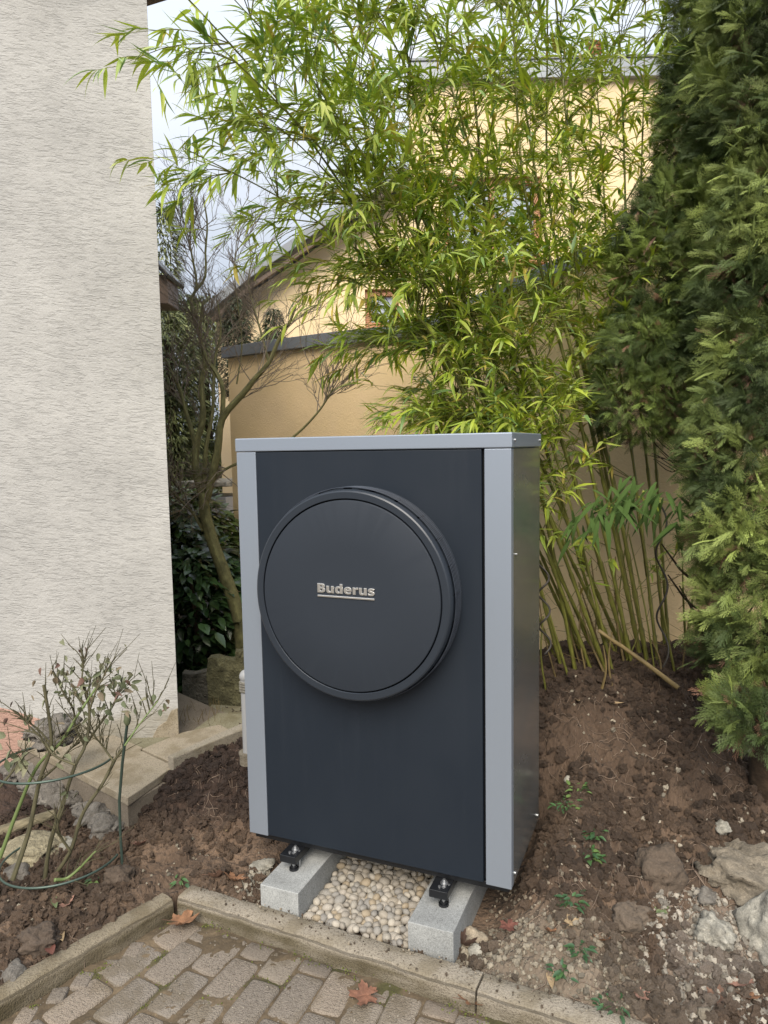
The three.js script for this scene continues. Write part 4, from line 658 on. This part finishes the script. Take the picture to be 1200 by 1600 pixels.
{ // evergreens beyond
  reseed(71); const LG = leafGeo(3, 0.5, 0.15, 0.1, 0.8), NG = leafGeo(2, 0.22, 0.3, 0.1);
  const bush = (name, label, cat, list, n, geo, mat, size, tones, wood) => { const t = thing(name, label, cat); const ms = [], cs = []; const tot = list.reduce((a, b) => a + b[3] * b[4], 0); for (const [u, v, d, r, h] of list) { const c = at(u, v, d); for (let i = 0; i < n * r * h / tot; i++) { const yk = rr(-1, 1), an = rr(0, 6.28), k = Math.sqrt(1 - yk * yk) * (1 - 0.5 * Math.pow(rnd(), 1.5)) * (1 + 0.3 * n3(Math.cos(an) * 2 + u, yk * 5, Math.sin(an) * 2)); const o = V(Math.cos(an), rr(-0.6, 0.5), Math.sin(an)), p = c.clone().add(V(o.x * r * k, yk * h, o.z * r * k)); ms.push(basis(p, o.clone().add(V(rr(-0.6, 0.6), rr(-0.6, 0.4), rr(-0.6, 0.6))), V(rr(-0.5, 0.5), 1, rr(-0.2, 0.7)), size * rr(0.7, 1.3))); const g = rr(0.6, 1.3) * (0.8 + 0.5 * n3(p.x * 3, p.y * 3, p.z * 3)), cc = mixc(tones[0], tones[1], rnd()); cs.push(col(cc[0] * g, cc[1] * g, cc[2] * g)); } }
    stuff(inst('foliage', geo, mat, ms, cs, t)); const w = list[0], c = at(w[0], w[1], w[2]); mesh('trunk', rope([V(c.x, -0.4, c.z), V(c.x + 0.03, c.y * 0.5, c.z), V(c.x, c.y + w[4] * 0.6, c.z)], wood, wood * 0.4, 8), M.thujaBark, t); return t; };
  bush('laurel', 'dark glossy evergreen shrub beside the house corner behind the stone slabs', 'shrub', [[300, 960, 4.9, 0.36, 0.42], [340, 930, 5.2, 0.32, 0.35], [280, 880, 5.2, 0.3, 0.3], [310, 1050, 5.0, 0.4, 0.3]], 3200, LG, M.glossy, 0.095, [[0.025, 0.058, 0.02], [0.065, 0.125, 0.04]], 0.03);
  bush('shrub', 'lighter green shrub above the dark laurel next to the house wall', 'shrub', [[285, 820, 5.6, 0.35, 0.28], [330, 850, 5.8, 0.3, 0.24]], 1500, LG, M.glossy, 0.085, [[0.07, 0.11, 0.03], [0.13, 0.18, 0.045]], 0.02);
  const G = 'dark conifers far behind the bare tree';
  bush('conifer', 'broad dark green conifer straight behind the bare tree', 'conifer', [[320, 620, 10, 0.75, 1.3], [315, 800, 10, 0.8, 1.0], [290, 540, 10, 0.4, 0.7], [330, 520, 10, 0.35, 0.5]], 26000, NG, M.needle, 0.10, [[0.12, 0.16, 0.055], [0.28, 0.31, 0.11]], 0.12).userData.group = G;
  bush('conifer', 'olive green conifer half hidden by the cream wall edge', 'conifer', [[265, 600, 9, 0.45, 0.9], [268, 720, 9, 0.45, 0.8], [258, 400, 9.4, 0.2, 0.6]], 12000, NG, M.needle, 0.10, [[0.13, 0.16, 0.055], [0.28, 0.30, 0.11]], 0.1).userData.group = G;
  bush('cypress', 'small pointed cypress just left of the yellow gable', 'cypress', [[372, 515, 7.2, 0.13, 0.32], [366, 560, 7.2, 0.17, 0.4]], 4500, NG, M.needle, 0.06, [[0.04, 0.055, 0.025], [0.07, 0.09, 0.04]], 0.03);
  bush('cypress', 'small bushy cypress rising behind the grey coping', 'cypress', [[428, 508, 6.9, 0.09, 0.15], [424, 540, 6.9, 0.16, 0.13]], 2600, NG, M.needle, 0.055, [[0.045, 0.065, 0.025], [0.08, 0.105, 0.04]], 0.02);
}
// ---------- rose bush and its wire support ----------
reseed(2024);
{
  const t = thing('rose_bush', 'straggly winter rose bush with wilted leaves beside the terrace', 'rose bush'); const D = 2.47;
  const st = [[[[20, 1375], [45, 1300], [62, 1220], [80, 1165], [75, 1110], [68, 1070]], 0.0085], [[[0, 1340], [30, 1260], [60, 1195], [95, 1160], [120, 1120], [150, 1075]], 0.007], [[[68, 1390], [78, 1320], [100, 1250], [118, 1195], [133, 1165], [140, 1110], [128, 1060]], 0.008], [[[80, 1375], [110, 1330], [130, 1270], [160, 1225], [178, 1190], [195, 1165]], 0.0075], [[[133, 1165], [150, 1140], [175, 1105], [190, 1075]], 0.005], [[[118, 1195], [85, 1180], [62, 1150], [40, 1140]], 0.0045], [[[85, 1375], [105, 1372], [150, 1330]], 0.0065], [[[178, 1190], [160, 1165], [148, 1150]], 0.004], [[[133, 1165], [118, 1135], [115, 1110], [98, 1080], [82, 1050]], 0.0045], [[[62, 1220], [90, 1195], [110, 1170], [125, 1160]], 0.0045], [[[140, 1110], [150, 1080], [165, 1050], [168, 1035]], 0.0035], [[[195, 1165], [212, 1140], [235, 1110], [247, 1095]], 0.0035], [[[0, 1230], [20, 1205], [38, 1182]], 0.005], [[[128, 1060], [130, 1040], [129, 1022]], 0.003], [[[82, 1165], [60, 1140], [40, 1125], [20, 1110]], 0.004], [[[110, 1330], [90, 1295], [100, 1260]], 0.005]];
  const tips = [], twg = [];
  st.forEach(([px, r], i) => { const dd = D + (i % 5 - 2) * 0.045, pts = px.map(([u, v], j) => at(u, v, dd + 0.03 * Math.sin(i + j))); const m = mesh('stem', rope(pts, r, r * 0.55, 22, 7), i % 5 === 1 ? M.roseGreen : M.rose, t); const c = new THREE.CatmullRomCurve3(pts); for (let k = 0; k < 13; k++) { const q = rr(0.3, 1), p = c.getPoint(q), d = c.getTangent(q).add(V(rr(-1.1, 1.1), rr(-0.2, 0.7), rr(-0.8, 0.8))).normalize(), l = rr(0.04, 0.11), e = p.clone().addScaledVector(d, l); if (k % 2) { const f = e.clone().addScaledVector(d.clone().add(V(rr(-1, 1), rr(-0.2, 0.8), rr(-1, 1))).normalize(), l * 0.6); twg.push(taperTube([p.clone().lerp(e, 0.6), f], [0.0014, 0.0008], 4, false)); } twg.push(taperTube([p, p.clone().lerp(e, 0.5).add(V(rr(-0.006, 0.006), 0.004, 0)), e], [0.002, 0.0017, 0.001], 4, false)); if (px[px.length - 1][1] < 1130) tips.push(e); } if (px[px.length - 1][1] < 1130) tips.push(pts[pts.length - 1], pts[pts.length - 1]); });
  mesh('side_twigs', join(twg), M.rose, t);
  const LG = [leafGeo(4, 0.55, 0.35, 0.25, 0.8), leafGeo(4, 0.42, -0.2, 0.4, 0.8)], lm = [[0.145, 0.155, 0.085], [0.10, 0.12, 0.06], [0.19, 0.185, 0.11], [0.17, 0.135, 0.085], [0.15, 0.085, 0.065]].map((c) => new THREE.MeshPhysicalMaterial({ color: col(...c), roughness: 0.75, transmission: 0.15, thickness: 0 }));
  for (let i = 0; i < 200; i++) { const cp = rnd() < 0.62 ? at(lerp(85, 205, rnd()), 1040 + 85 * rnd() * rnd() + 20 * rnd(), rr(2.38, 2.54)) : pick(tips).clone(), o = cp.add(V(rr(-0.035, 0.035), rr(-0.04, 0.02), rr(-0.035, 0.035))), s = rr(0.018, 0.038), m = mesh('leaf', pick(LG), lm[Math.min(4, Math.floor(Math.pow(rnd(), 2) * 5))], t); m.applyMatrix4(basis(o, V(rr(-0.6, 0.6), rr(-1.2, 0.1), rr(-0.6, 0.6)), V(rr(-1, 1), rr(0, 1), rr(-1, 1)), s)); }
  for (let i = 0; i < 16; i++) { const [u, v] = pick([[10, 1180], [25, 1190], [40, 1185], [8, 1160]]), m = mesh('leaf', pick(LG), lm[Math.floor(rr(0, 3))], t); m.applyMatrix4(basis(at(u + rr(-14, 14), v + rr(-12, 12), 2.4), V(rr(-0.6, 0.6), rr(-1, 0.2), rr(-0.6, 0.6)), V(rr(-1, 1), 0.5, 0.7), rr(0.03, 0.05))); }
  const s = thing('plant_support', 'green wire bow support in front of the rose bush', 'plant support'); const C = V(-1.13, 0, 0.21), R = 0.203;
  const ring = (y, tilt) => { const p = []; for (let i = 0; i <= 48; i++) { const a = lerp(-0.36, 3.45, i / 48); p.push(V(C.x + R * Math.cos(a), y + tilt * Math.sin(a + 1), C.z + R * Math.sin(a))); } return taperTube(p, p.map(() => 0.0042), 7, false); };
  mesh('hoop', ring(-0.112, 0.01), M.wire, s); mesh('hoop', ring(0.25, 0.012), M.wire, s);
  const stake = at(199, 1130, depthOf(-0.92, 0.135)); mesh('stake', rope([V(-0.92, -0.19, 0.137), V(-0.921, 0.1, 0.135), stake], 0.0052, 0.0052, 4, 8), M.wire, s);
  mesh('stake_cap', join([rockGeo(2, 0.25, 2, 4, 0.012, 0.024, 0.012).translate(stake.x + 0.001, stake.y + 0.014, stake.z)]), lm[1], s);
}
// ---------- stones ----------
reseed(50);
function stone(u, v, px, mat, label, o = {}) { // px = width in the photograph
  const p = hit(u, v), d = toPx(p)[2], r = px / 2 * d / FPX; const t = thing('stone', label, o.cat ?? 'stone', [p.x, p.y, p.z], o.group);
  mesh('rock', rockGeo(o.detail ?? 4, o.amp ?? 0.35, o.freq ?? 1.2, o.seed ?? rr(0, 90), r, r * (o.h ?? 0.7), r * (o.dz ?? 0.8), o.rough ?? 0.08).rotateY(o.turn ?? rr(0, 6)).rotateX(o.tilt ?? 0).translate(0, r * (o.lift ?? 0.2), 0), mat, t); return t;
}
{
  stone(1172, 1372, 150, M.rockTan, 'large tan lump of old concrete at the right edge, upper of the two', { turn: 0.2, h: 0.5, amp: 0.45, freq: 1.6, rough: 0.26, detail: 7, lift: 0.02, seed: 21 });
  stone(1225, 1470, 130, M.rockPale, 'large pale grey stone cut by the right edge, lower of the two', { turn: 0.4, h: 0.95, amp: 0.25, freq: 1.5, rough: 0.09, detail: 7, lift: 0.15, cat: 'stone', seed: 60 });
  stone(738, 1472, 46, std({ color: col(0.50, 0.44, 0.36), map: T.stoneC, bumpMap: T.stoneB, bumpScale: 0.004, roughness: 1 }), 'beige jagged stone leaning on the right concrete block', { h: 0.6, amp: 0.5, detail: 5, rough: 0.1 });
  stone(746, 1490, 30, M.rockPale, 'white rounded stone in front of the beige jagged stone', { h: 0.75, amp: 0.3 });
  stone(891, 1223, 20, M.rockPale, 'pale grey stone on the dark slope right of the machine', { h: 0.8 });
  stone(1128, 1296, 30, M.rockPale, 'white crumbly stone on the slope below the thuja', { h: 0.6, amp: 0.5, rough: 0.2 });
  stone(1030, 1370, 90, std({ color: col(0.165, 0.135, 0.108), map: T.soilC, bumpMap: T.soilB, bumpScale: 0.01, roughness: 1 }), 'big brown clod of earth in the middle of the dug soil on the right', { cat: 'clod', h: 0.75, amp: 0.35, rough: 0.14, detail: 6 });
  stone(985, 1440, 66, std({ color: col(0.19, 0.16, 0.13), map: T.soilC, bumpMap: T.soilB, bumpScale: 0.01, roughness: 1 }), 'grey brown clod of earth above the orange leaf on the right', { cat: 'clod', h: 0.6, rough: 0.16, detail: 6 });
  stone(1115, 1460, 60, M.rockPale, 'pale crumbling mortar lump left of the big pale stone', { h: 0.7, amp: 0.4, rough: 0.25, detail: 6 });
  stone(1100, 1405, 40, M.rubble, 'grey mortar lump below the large tan lump', { h: 0.6, amp: 0.5, rough: 0.2 });
  stone(1103, 1588, 32, M.rockTan, 'tan stone at the bottom edge near the right corner', { h: 0.6 });
  stone(52, 1338, 96, std({ color: col(0.40, 0.37, 0.27), map: T.stoneC, bumpMap: T.stoneB, bumpScale: 0.01, roughness: 1 }), 'flat weathered stone with yellow moss inside the rose hoop', { h: 0.34, amp: 0.3, rough: 0.1, detail: 6, lift: 0.25, turn: 0.4 });
  stone(30, 1366, 50, M.rubble, 'grey stone half under the mossy stone by the rose stems', { h: 0.6, rough: 0.1 });
  stone(100, 1325, 40, M.rockPale, 'small pale stone between the rose stems', { h: 0.5 });
  stone(187, 1378, 50, std({ color: col(0.13, 0.105, 0.085), map: T.soilC, bumpMap: T.soilB, bumpScale: 0.01, roughness: 1 }), 'brown clod of earth between the rose hoop and the left kerb', { cat: 'clod', h: 0.8, rough: 0.18, detail: 6 });
  stone(60, 1475, 64, std({ color: col(0.13, 0.105, 0.085), map: T.soilC, bumpMap: T.soilB, bumpScale: 0.01, roughness: 1 }), 'brown clod of earth at the left, above the yellow leaf', { cat: 'clod', h: 0.6, rough: 0.18, detail: 6 });
  stone(20, 1525, 46, M.rubble, 'grey brown stone at the left edge near the bottom', { h: 0.55, rough: 0.12 });
  stone(410, 1358, 40, M.rockPale, 'white lime lump left of the left concrete block', { h: 0.35, amp: 0.4, rough: 0.25, detail: 5 });
  stone(433, 1412, 14, M.rockPale, 'small white stone on the kerb before the left concrete block', { h: 1.1, lift: 0.6, amp: 0.4, detail: 3 });
  const tm = stone(90, 1132, 60, M.rubble, 'heap of grey rubble against the foot of the cream wall', { cat: 'rubble', h: 0.45, amp: 0.5, rough: 0.3, detail: 6 }); tm.position.copy(at(85, 1148, 2.95));
  // a fallen log by the rose
  const lg = thing('log', 'old grey board lying behind the mossy stone', 'log'); mesh('wood', rope([hit(-20, 1318).add(V(0, 0.03, 0)), hit(40, 1300).add(V(0, 0.035, 0)), hit(86, 1283).add(V(0, 0.03, 0))], 0.022, 0.02, 10, 8), std({ color: col(0.36, 0.31, 0.24), map: T.barkC, bumpMap: T.barkB, bumpScale: 0.006, roughness: 1 }), lg);
}
// loose stuff: clods, gravel, roots
reseed(808);
{
  const shapes = [0, 1, 2].map((i) => rockGeo(2, 0.75, 1.7, i * 9 + 2, 1, 0.75, 0.9, 0.3, 0.5)); const ms = [[], [], []], cs = [[], [], []];
  for (let i = 0; i < 95000; i++) {
    const x = rr(-1.7, 1.6), z = rr(-1.5, 0.75); if (surfH(x, z) !== soilH(x, z)) continue; if (Math.abs(x) < 0.46 && z < 0.0 && z > -0.5) continue; if (x > -0.2 && x < 0.19 && z > -0.1) continue;
    const dn = n3(x * 3.5, 11, z * 3.5); if (rnd() > 0.5 + dn * 1.1) continue; const s = Math.pow(rnd(), 4.2) * 0.021 + 0.0018, y = soilH(x, z);
    const sandy = smoothstep(z - Math.abs(x - 0.62) * 0.7, -0.2, 0.1) * smoothstep(x, 0.25, 0.4), left = x < -0.35 && z < -0.05;
    const tn = rr(0.95, 1.7), c = soilColor(x, z).map((q) => q * tn); const k = Math.floor(rnd() * 3); ms[k].push(M4(V(x, y + s * 0.3, z), randQ(), V(s, s * 0.8, s))); cs[k].push(col(...c));
  }
  ms.forEach((m, k) => tag(stuff(inst('soil_crumbs', shapes[k], M.clod, m, cs[k])), ['loose crumbs of earth strewn over the dug soil', 'small lumps of earth scattered over the dug soil', 'fine broken earth lying over the dug soil'][k], 'soil'));
  const gm = [], gc = []; const gshape = rockGeo(1, 0.6, 1.4, 77, 1, 0.75, 0.85, 0.1, 0.4);
  const spot = (n, f, s0, s1, tone) => { for (let i = 0; i < n; i++) { const [x, z] = f(); if (surfH(x, z) !== soilH(x, z) || (x > -0.345 && x < 0.33 && z > -0.5 && z < 0.14)) continue; const s = lerp(s0, s1, Math.pow(rnd(), 2.5)); gm.push(M4(V(x, soilH(x, z) + s * 0.4, z), randQ(), s)); const g = rr(0.45, 1.2); const g2 = g * 0.85; gc.push(col(tone[0] * g2, tone[1] * g2, tone[2] * g2)); } };
  spot(850, () => [rr(0.33, 0.85), rr(-0.05, 0.17)], 0.002, 0.011, [0.46, 0.42, 0.35]);
  spot(450, () => [rr(0.36, 0.8), rr(-0.35, 0.1)], 0.002, 0.008, [0.42, 0.37, 0.30]);
  spot(2000, () => { const a = rr(0, 6.28), r = Math.pow(rnd(), 0.7) * 0.2; return [1.03 + r * Math.cos(a), -0.06 + r * Math.sin(a)]; }, 0.002, 0.012, [0.60, 0.57, 0.52]);
  spot(350, () => [rr(-0.47, -0.34), rr(-0.05, 0.13)], 0.003, 0.012, [0.6, 0.57, 0.5]);
  spot(420, () => [rr(0.5, 1.5), rr(-1.1, 0.1)], 0.003, 0.012, [0.62, 0.58, 0.5]);
  spot(120, () => [rr(-1.2, -0.5), rr(-0.15, 0.7)], 0.003, 0.009, [0.5, 0.46, 0.38]);
  tag(stuff(inst('gravel', gshape, M.white, gm, gc)), 'pale gravel and mortar crumbs lying on the soil round the machine', 'gravel');
  const dm = [], dc = []; for (let i = 0; i < 420; i++) { const x = rr(-0.7, 1.1), o = Math.pow(rnd(), 1.7) * 0.085, z = zf(x) - 0.085 + o; if (x < -0.6) continue; const s = lerp(0.0012, 0.0045, Math.pow(rnd(), 3)); dm.push(M4(V(x, -0.148 + s * 0.5, z), randQ(), s)); const g = rr(0.5, 1.3), sd = rnd() < 0.5; dc.push(sd ? col(0.40 * g, 0.36 * g, 0.30 * g) : col(0.13 * g, 0.10 * g, 0.075 * g)); }
  tag(stuff(inst('kerb_crumbs', gshape, M.white, dm, dc)), 'crumbs of soil and grit lying on top of the front kerb', 'soil');
  const rt = []; const root = (p, l, r) => { const pts = [p]; let d = V(rr(-1, 1), 0, rr(-1, 1)).normalize(); for (let i = 0; i < 5; i++) { d.add(V(rr(-0.7, 0.7), 0, rr(-0.7, 0.7))).normalize(); const q = pts[pts.length - 1].clone().addScaledVector(d, l / 5); q.y = soilH(q.x, q.z) + rr(0, 0.012); pts.push(q); } rt.push(rope(pts, r, r * 0.4, 12, 4)); };
  for (let i = 0; i < 110; i++) { const p = hit(rr(235, 400), rr(1170, 1300)); root(p, rr(0.04, 0.14), rr(0.0006, 0.0016)); }
  for (let i = 0; i < 230; i++) { const p = hit(rr(850, 1200), rr(1090, 1590)); root(p, rr(0.05, 0.2), rr(0.0008, 0.002)); }
  for (let i = 0; i < 70; i++) { const p = hit(rr(0, 270), rr(1340, 1520)); root(p, rr(0.04, 0.13), rr(0.0008, 0.0018)); }
  tag(stuff(mesh('roots', join(rt), M.root)), 'thin pale roots torn out of the dug soil', 'roots');
}
// ---------- fallen leaves ----------
reseed(99);
function mapleGeo(curl, seed, lobes = 5) { // unit radius, lying in XZ
  const N = 60, rings = 5, pos = [0, 0, 0], idx = [], out = (a) => { const b = a / Math.PI; const k = Math.abs(Math.cos(a * lobes / 2 * 1.0)); const l = 0.50 + 0.50 * Math.pow(k, 1.6) * (0.72 + 0.28 * Math.cos(a)); return l * (1 + 0.1 * Math.sin(a * 17 + seed)) * (Math.abs(b) > 0.9 ? 0.5 : 1); };
  for (let r = 1; r <= rings; r++) for (let i = 0; i < N; i++) { const a = i / N * Math.PI * 2 - Math.PI, k = r / rings * out(a), x = Math.sin(a) * k, z = Math.cos(a) * k; pos.push(x, curl * (x * x * 0.55 + 0.5 * z * z * (z > 0 ? 1 : 0.2)) + 0.12 * n3(x * 3 + seed, z * 3, seed) + 0.03 * Math.abs(Math.sin(a * lobes / 2)) * k, z); }
  for (let i = 0; i < N; i++) idx.push(0, 1 + i, 1 + (i + 1) % N); for (let r = 1; r < rings; r++) for (let i = 0; i < N; i++) { const a = 1 + (r - 1) * N + i, b = 1 + (r - 1) * N + (i + 1) % N; idx.push(a, a + N, b, b, a + N, b + N); }
  const g = new THREE.BufferGeometry(); g.setAttribute('position', new THREE.Float32BufferAttribute(pos, 3)); g.setIndex(idx); const uv = []; for (let i = 0; i < pos.length; i += 3) uv.push(pos[i] * 0.1, pos[i + 2] * 0.1); g.setAttribute('uv', new THREE.Float32BufferAttribute(uv, 2)); g.computeVertexNormals(); return g;
}
{
  const LM = { orange: [0.36, 0.19, 0.105], rust: [0.31, 0.15, 0.10], red: [0.25, 0.10, 0.08], brown: [0.20, 0.115, 0.08], dark: [0.09, 0.05, 0.035], pale: [0.52, 0.40, 0.25], pink: [0.42, 0.24, 0.19], green: [0.22, 0.30, 0.14] }; for (const k in LM) LM[k] = std({ color: col(...LM[k]), map: T.stoneC, roughness: 0.8 });
  const fall = (u, v, px, mat, label, turn, curl, tilt = 0.2, long = 0) => { const p = hit(u, v), d = toPx(p)[2], r = px / 2 * d / FPX; const t = thing('fallen_leaf', label, 'leaf', [p.x, p.y + 0.010 + r * tilt * 0.6, p.z]); const g = long ? leafGeo(6, long, -0.15, 0.25, 0.8).translate(0, 0, -0.5).scale(2, 2, 2) : mapleGeo(curl, u * 0.37).scale(1.2, 1.3, 1.2); mesh('blade', g.scale(r, r, r), LM[mat], t); if (!long) mesh('stalk', rope([V(0, 0.001, -r * 0.2), V(r * 0.1, 0.003, -r * 0.8), V(r * 0.3, 0.001, -r * 1.35)], 0.0011, 0.0008, 6, 4), LM.brown, t); t.rotation.set(tilt * Math.sin(u), turn, tilt * Math.cos(v)); };
  fall(283, 1449, 50, 'orange', 'big curled orange leaf in the corner of the paving', 1.9, 0.8, 0.25);
  fall(572, 1562, 46, 'rust', 'rusty red leaf with long stalk on the paving below the pebbles', -1.2, 0.4, 0.1);
  fall(733, 1576, 44, 'orange', 'orange brown leaf leaning on the front kerb at the bottom', 2.6, 0.6, 0.6);
  fall(368, 1380, 36, 'orange', 'orange leaf behind the kerb left of the left concrete block', 0.4, 0.8, 0.3);
  fall(338, 1378, 34, 'brown', 'grey brown crumpled leaf behind the kerb corner', 2.1, 1.1, 0.4);
  fall(794, 1453, 30, 'red', 'red star-shaped leaf on the gravel right of the machine', 0.6, 0.6, 0.25);
  fall(722, 1486, 34, 'dark', 'dark withered leaf wedged behind the white rounded stone', 1.2, 1.4, 0.7);
  fall(858, 1461, 22, 'orange', 'small orange leaf on the sandy soil left of the pale leaf', 1, 0.8, 0.3);
  fall(891, 1452, 24, 'pale', 'pale tan curled leaf on the sandy soil', 2.6, 1.2, 0.4);
  fall(940, 1475, 26, 'orange', 'orange leaf under the dark clod on the right', 0.2, 1, 0.3);
  fall(1033, 1427, 22, 'green', 'pale green leaf on the brown soil at the right', 0.7, 0.4, 0.2);
  fall(1150, 1548, 42, 'pink', 'pinkish brown leaf beside the large pale stone', 1.7, 0.7, 0.4);
  fall(1168, 1566, 36, 'orange', 'orange brown leaf overlapping the pinkish one near the right corner', 0.2, 0.8, 0.3);
  fall(1120, 1572, 34, 'brown', 'brown leaf left of the pinkish leaf near the bottom right corner', 2.9, 0.9, 0.3);
  fall(97, 1470, 40, 'pale', 'pale yellow narrow leaf on the soil beside the left kerb', 0.95, 0, 0.15, 0.3);
  fall(80, 1495, 46, 'red', 'reddish curled narrow leaf on the left kerb', 0.95, 0, 0.2, 0.34);
  fall(104, 1420, 26, 'pink', 'pinkish leaf tip on the clods beside the green blade', 1.2, 0.9, 0.4);
  fall(86, 1421, 60, 'green', 'long green bamboo leaf on the soil below the rose hoop', 0.9, 0, 0.15, 0.17);
  fall(352, 1304, 20, 'pale', 'thin straw coloured leaf standing in the soil left of the machine', 0.4, 0, 0.9, 0.4);
  fall(218, 1325, 26, 'pink', 'pale pink leaf at the foot of the terrace corner', 0.5, 0.9, 0.3);
  fall(862, 1540, 34, 'pale', 'crumpled ochre leaf behind the front kerb on the right', 0.3, 0, 0.3, 0.4);
  fall(1000, 1562, 26, 'pink', 'pale pinkish leaf among the periwinkle near the bottom', 0.8, 0.8, 0.3);
  fall(962, 1105, 24, 'pale', 'straw coloured blade on the dark heap', 1.6, 0, 0.3, 0.2);
  fall(902, 1102, 26, 'pale', 'narrow tan leaf on the dark heap beside the machine', 0.2, 0, 0.3, 0.3);
}
{ // little green plants in the soil
  const LG = leafGeo(4, 0.45, 0.3, 0.18, 0.8); const gm = [[0.032, 0.075, 0.03], [0.05, 0.11, 0.035], [0.10, 0.16, 0.045]].map((c) => std({ color: col(...c), roughness: 0.45 }));
  const plant = (u, v, px, n, label, tone) => { const p = hit(u, v), r = px / 2 * toPx(p)[2] / FPX, t = thing('periwinkle', label, 'plant', [p.x, p.y, p.z]); for (let k = 0; k < 3; k++) { const an = rr(0, 6.28); mesh('stem', rope([V(0, -0.005, 0), V(Math.cos(an) * r * 0.4, 0.02, Math.sin(an) * r * 0.4), V(Math.cos(an) * r * 0.9, 0.018, Math.sin(an) * r * 0.9)], 0.0012, 0.0009, 6, 4), gm[1], t); } for (let i = 0; i < n * 1.7; i++) { const an = rr(0, 6.28), q = rr(0.05, 1), m = mesh('leaf', LG, gm[Math.min(2, Math.max(0, tone + Math.floor(rr(-0.5, 1.5))))], t); m.applyMatrix4(basis(V(Math.cos(an) * r * q, 0.006 + rr(0, 0.022), Math.sin(an) * r * q), V(Math.cos(an) + rr(-0.6, 0.6), rr(-0.1, 0.5), Math.sin(an) + rr(-0.6, 0.6)), V(rr(-0.4, 0.4), 1, 0.2), rr(0.015, 0.029))); } };
  plant(893, 1412, 42, 22, 'dark green periwinkle sprig on the sandy soil right of the machine', 0);
  plant(905, 1490, 36, 12, 'periwinkle sprig above the kerb, left of the orange leaf', 0);
  plant(878, 1528, 34, 9, 'small periwinkle sprig at the back edge of the front kerb', 0);
  plant(962, 1580, 52, 20, 'wide periwinkle sprig at the bottom edge on the right', 0);
  plant(885, 1265, 42, 18, 'green sprig beside the back corner of the machine', 1);
  plant(928, 1310, 36, 18, 'green sprig on the slope, upper one of a row of two', 0);
  plant(925, 1345, 36, 14, 'light green sprig on the slope, lower one of a row of two', 1);
  plant(905, 1238, 34, 8, 'yellow green bamboo shoot tip at the foot of the dark heap', 2);
  plant(282, 1383, 28, 6, 'tiny green plant on the corner of the left kerb', 1);
  plant(146, 1386, 24, 7, 'tiny green tuft between the clods by the rose hoop', 1);
  // dry plants by the steps
  const t = thing('dry_plant', 'withered brown stalks on the mossy steps behind the terrace', 'dry plant'); const st = []; for (let i = 0; i < 90; i++) { const b = at(rr(270, 345), rr(1128, 1158), rr(3.6, 3.95)), e = b.clone().add(V(rr(-0.06, 0.06), rr(0.04, 0.15), rr(-0.05, 0.05))); st.push(taperTube([b, b.clone().lerp(e, 0.5).add(V(rr(-0.015, 0.015), 0, 0)), e], [0.0016, 0.0013, 0.0008], 4, false)); } mesh('stalks', join(st), M.culmDry, t);
}
renderer.render(scene, camera);
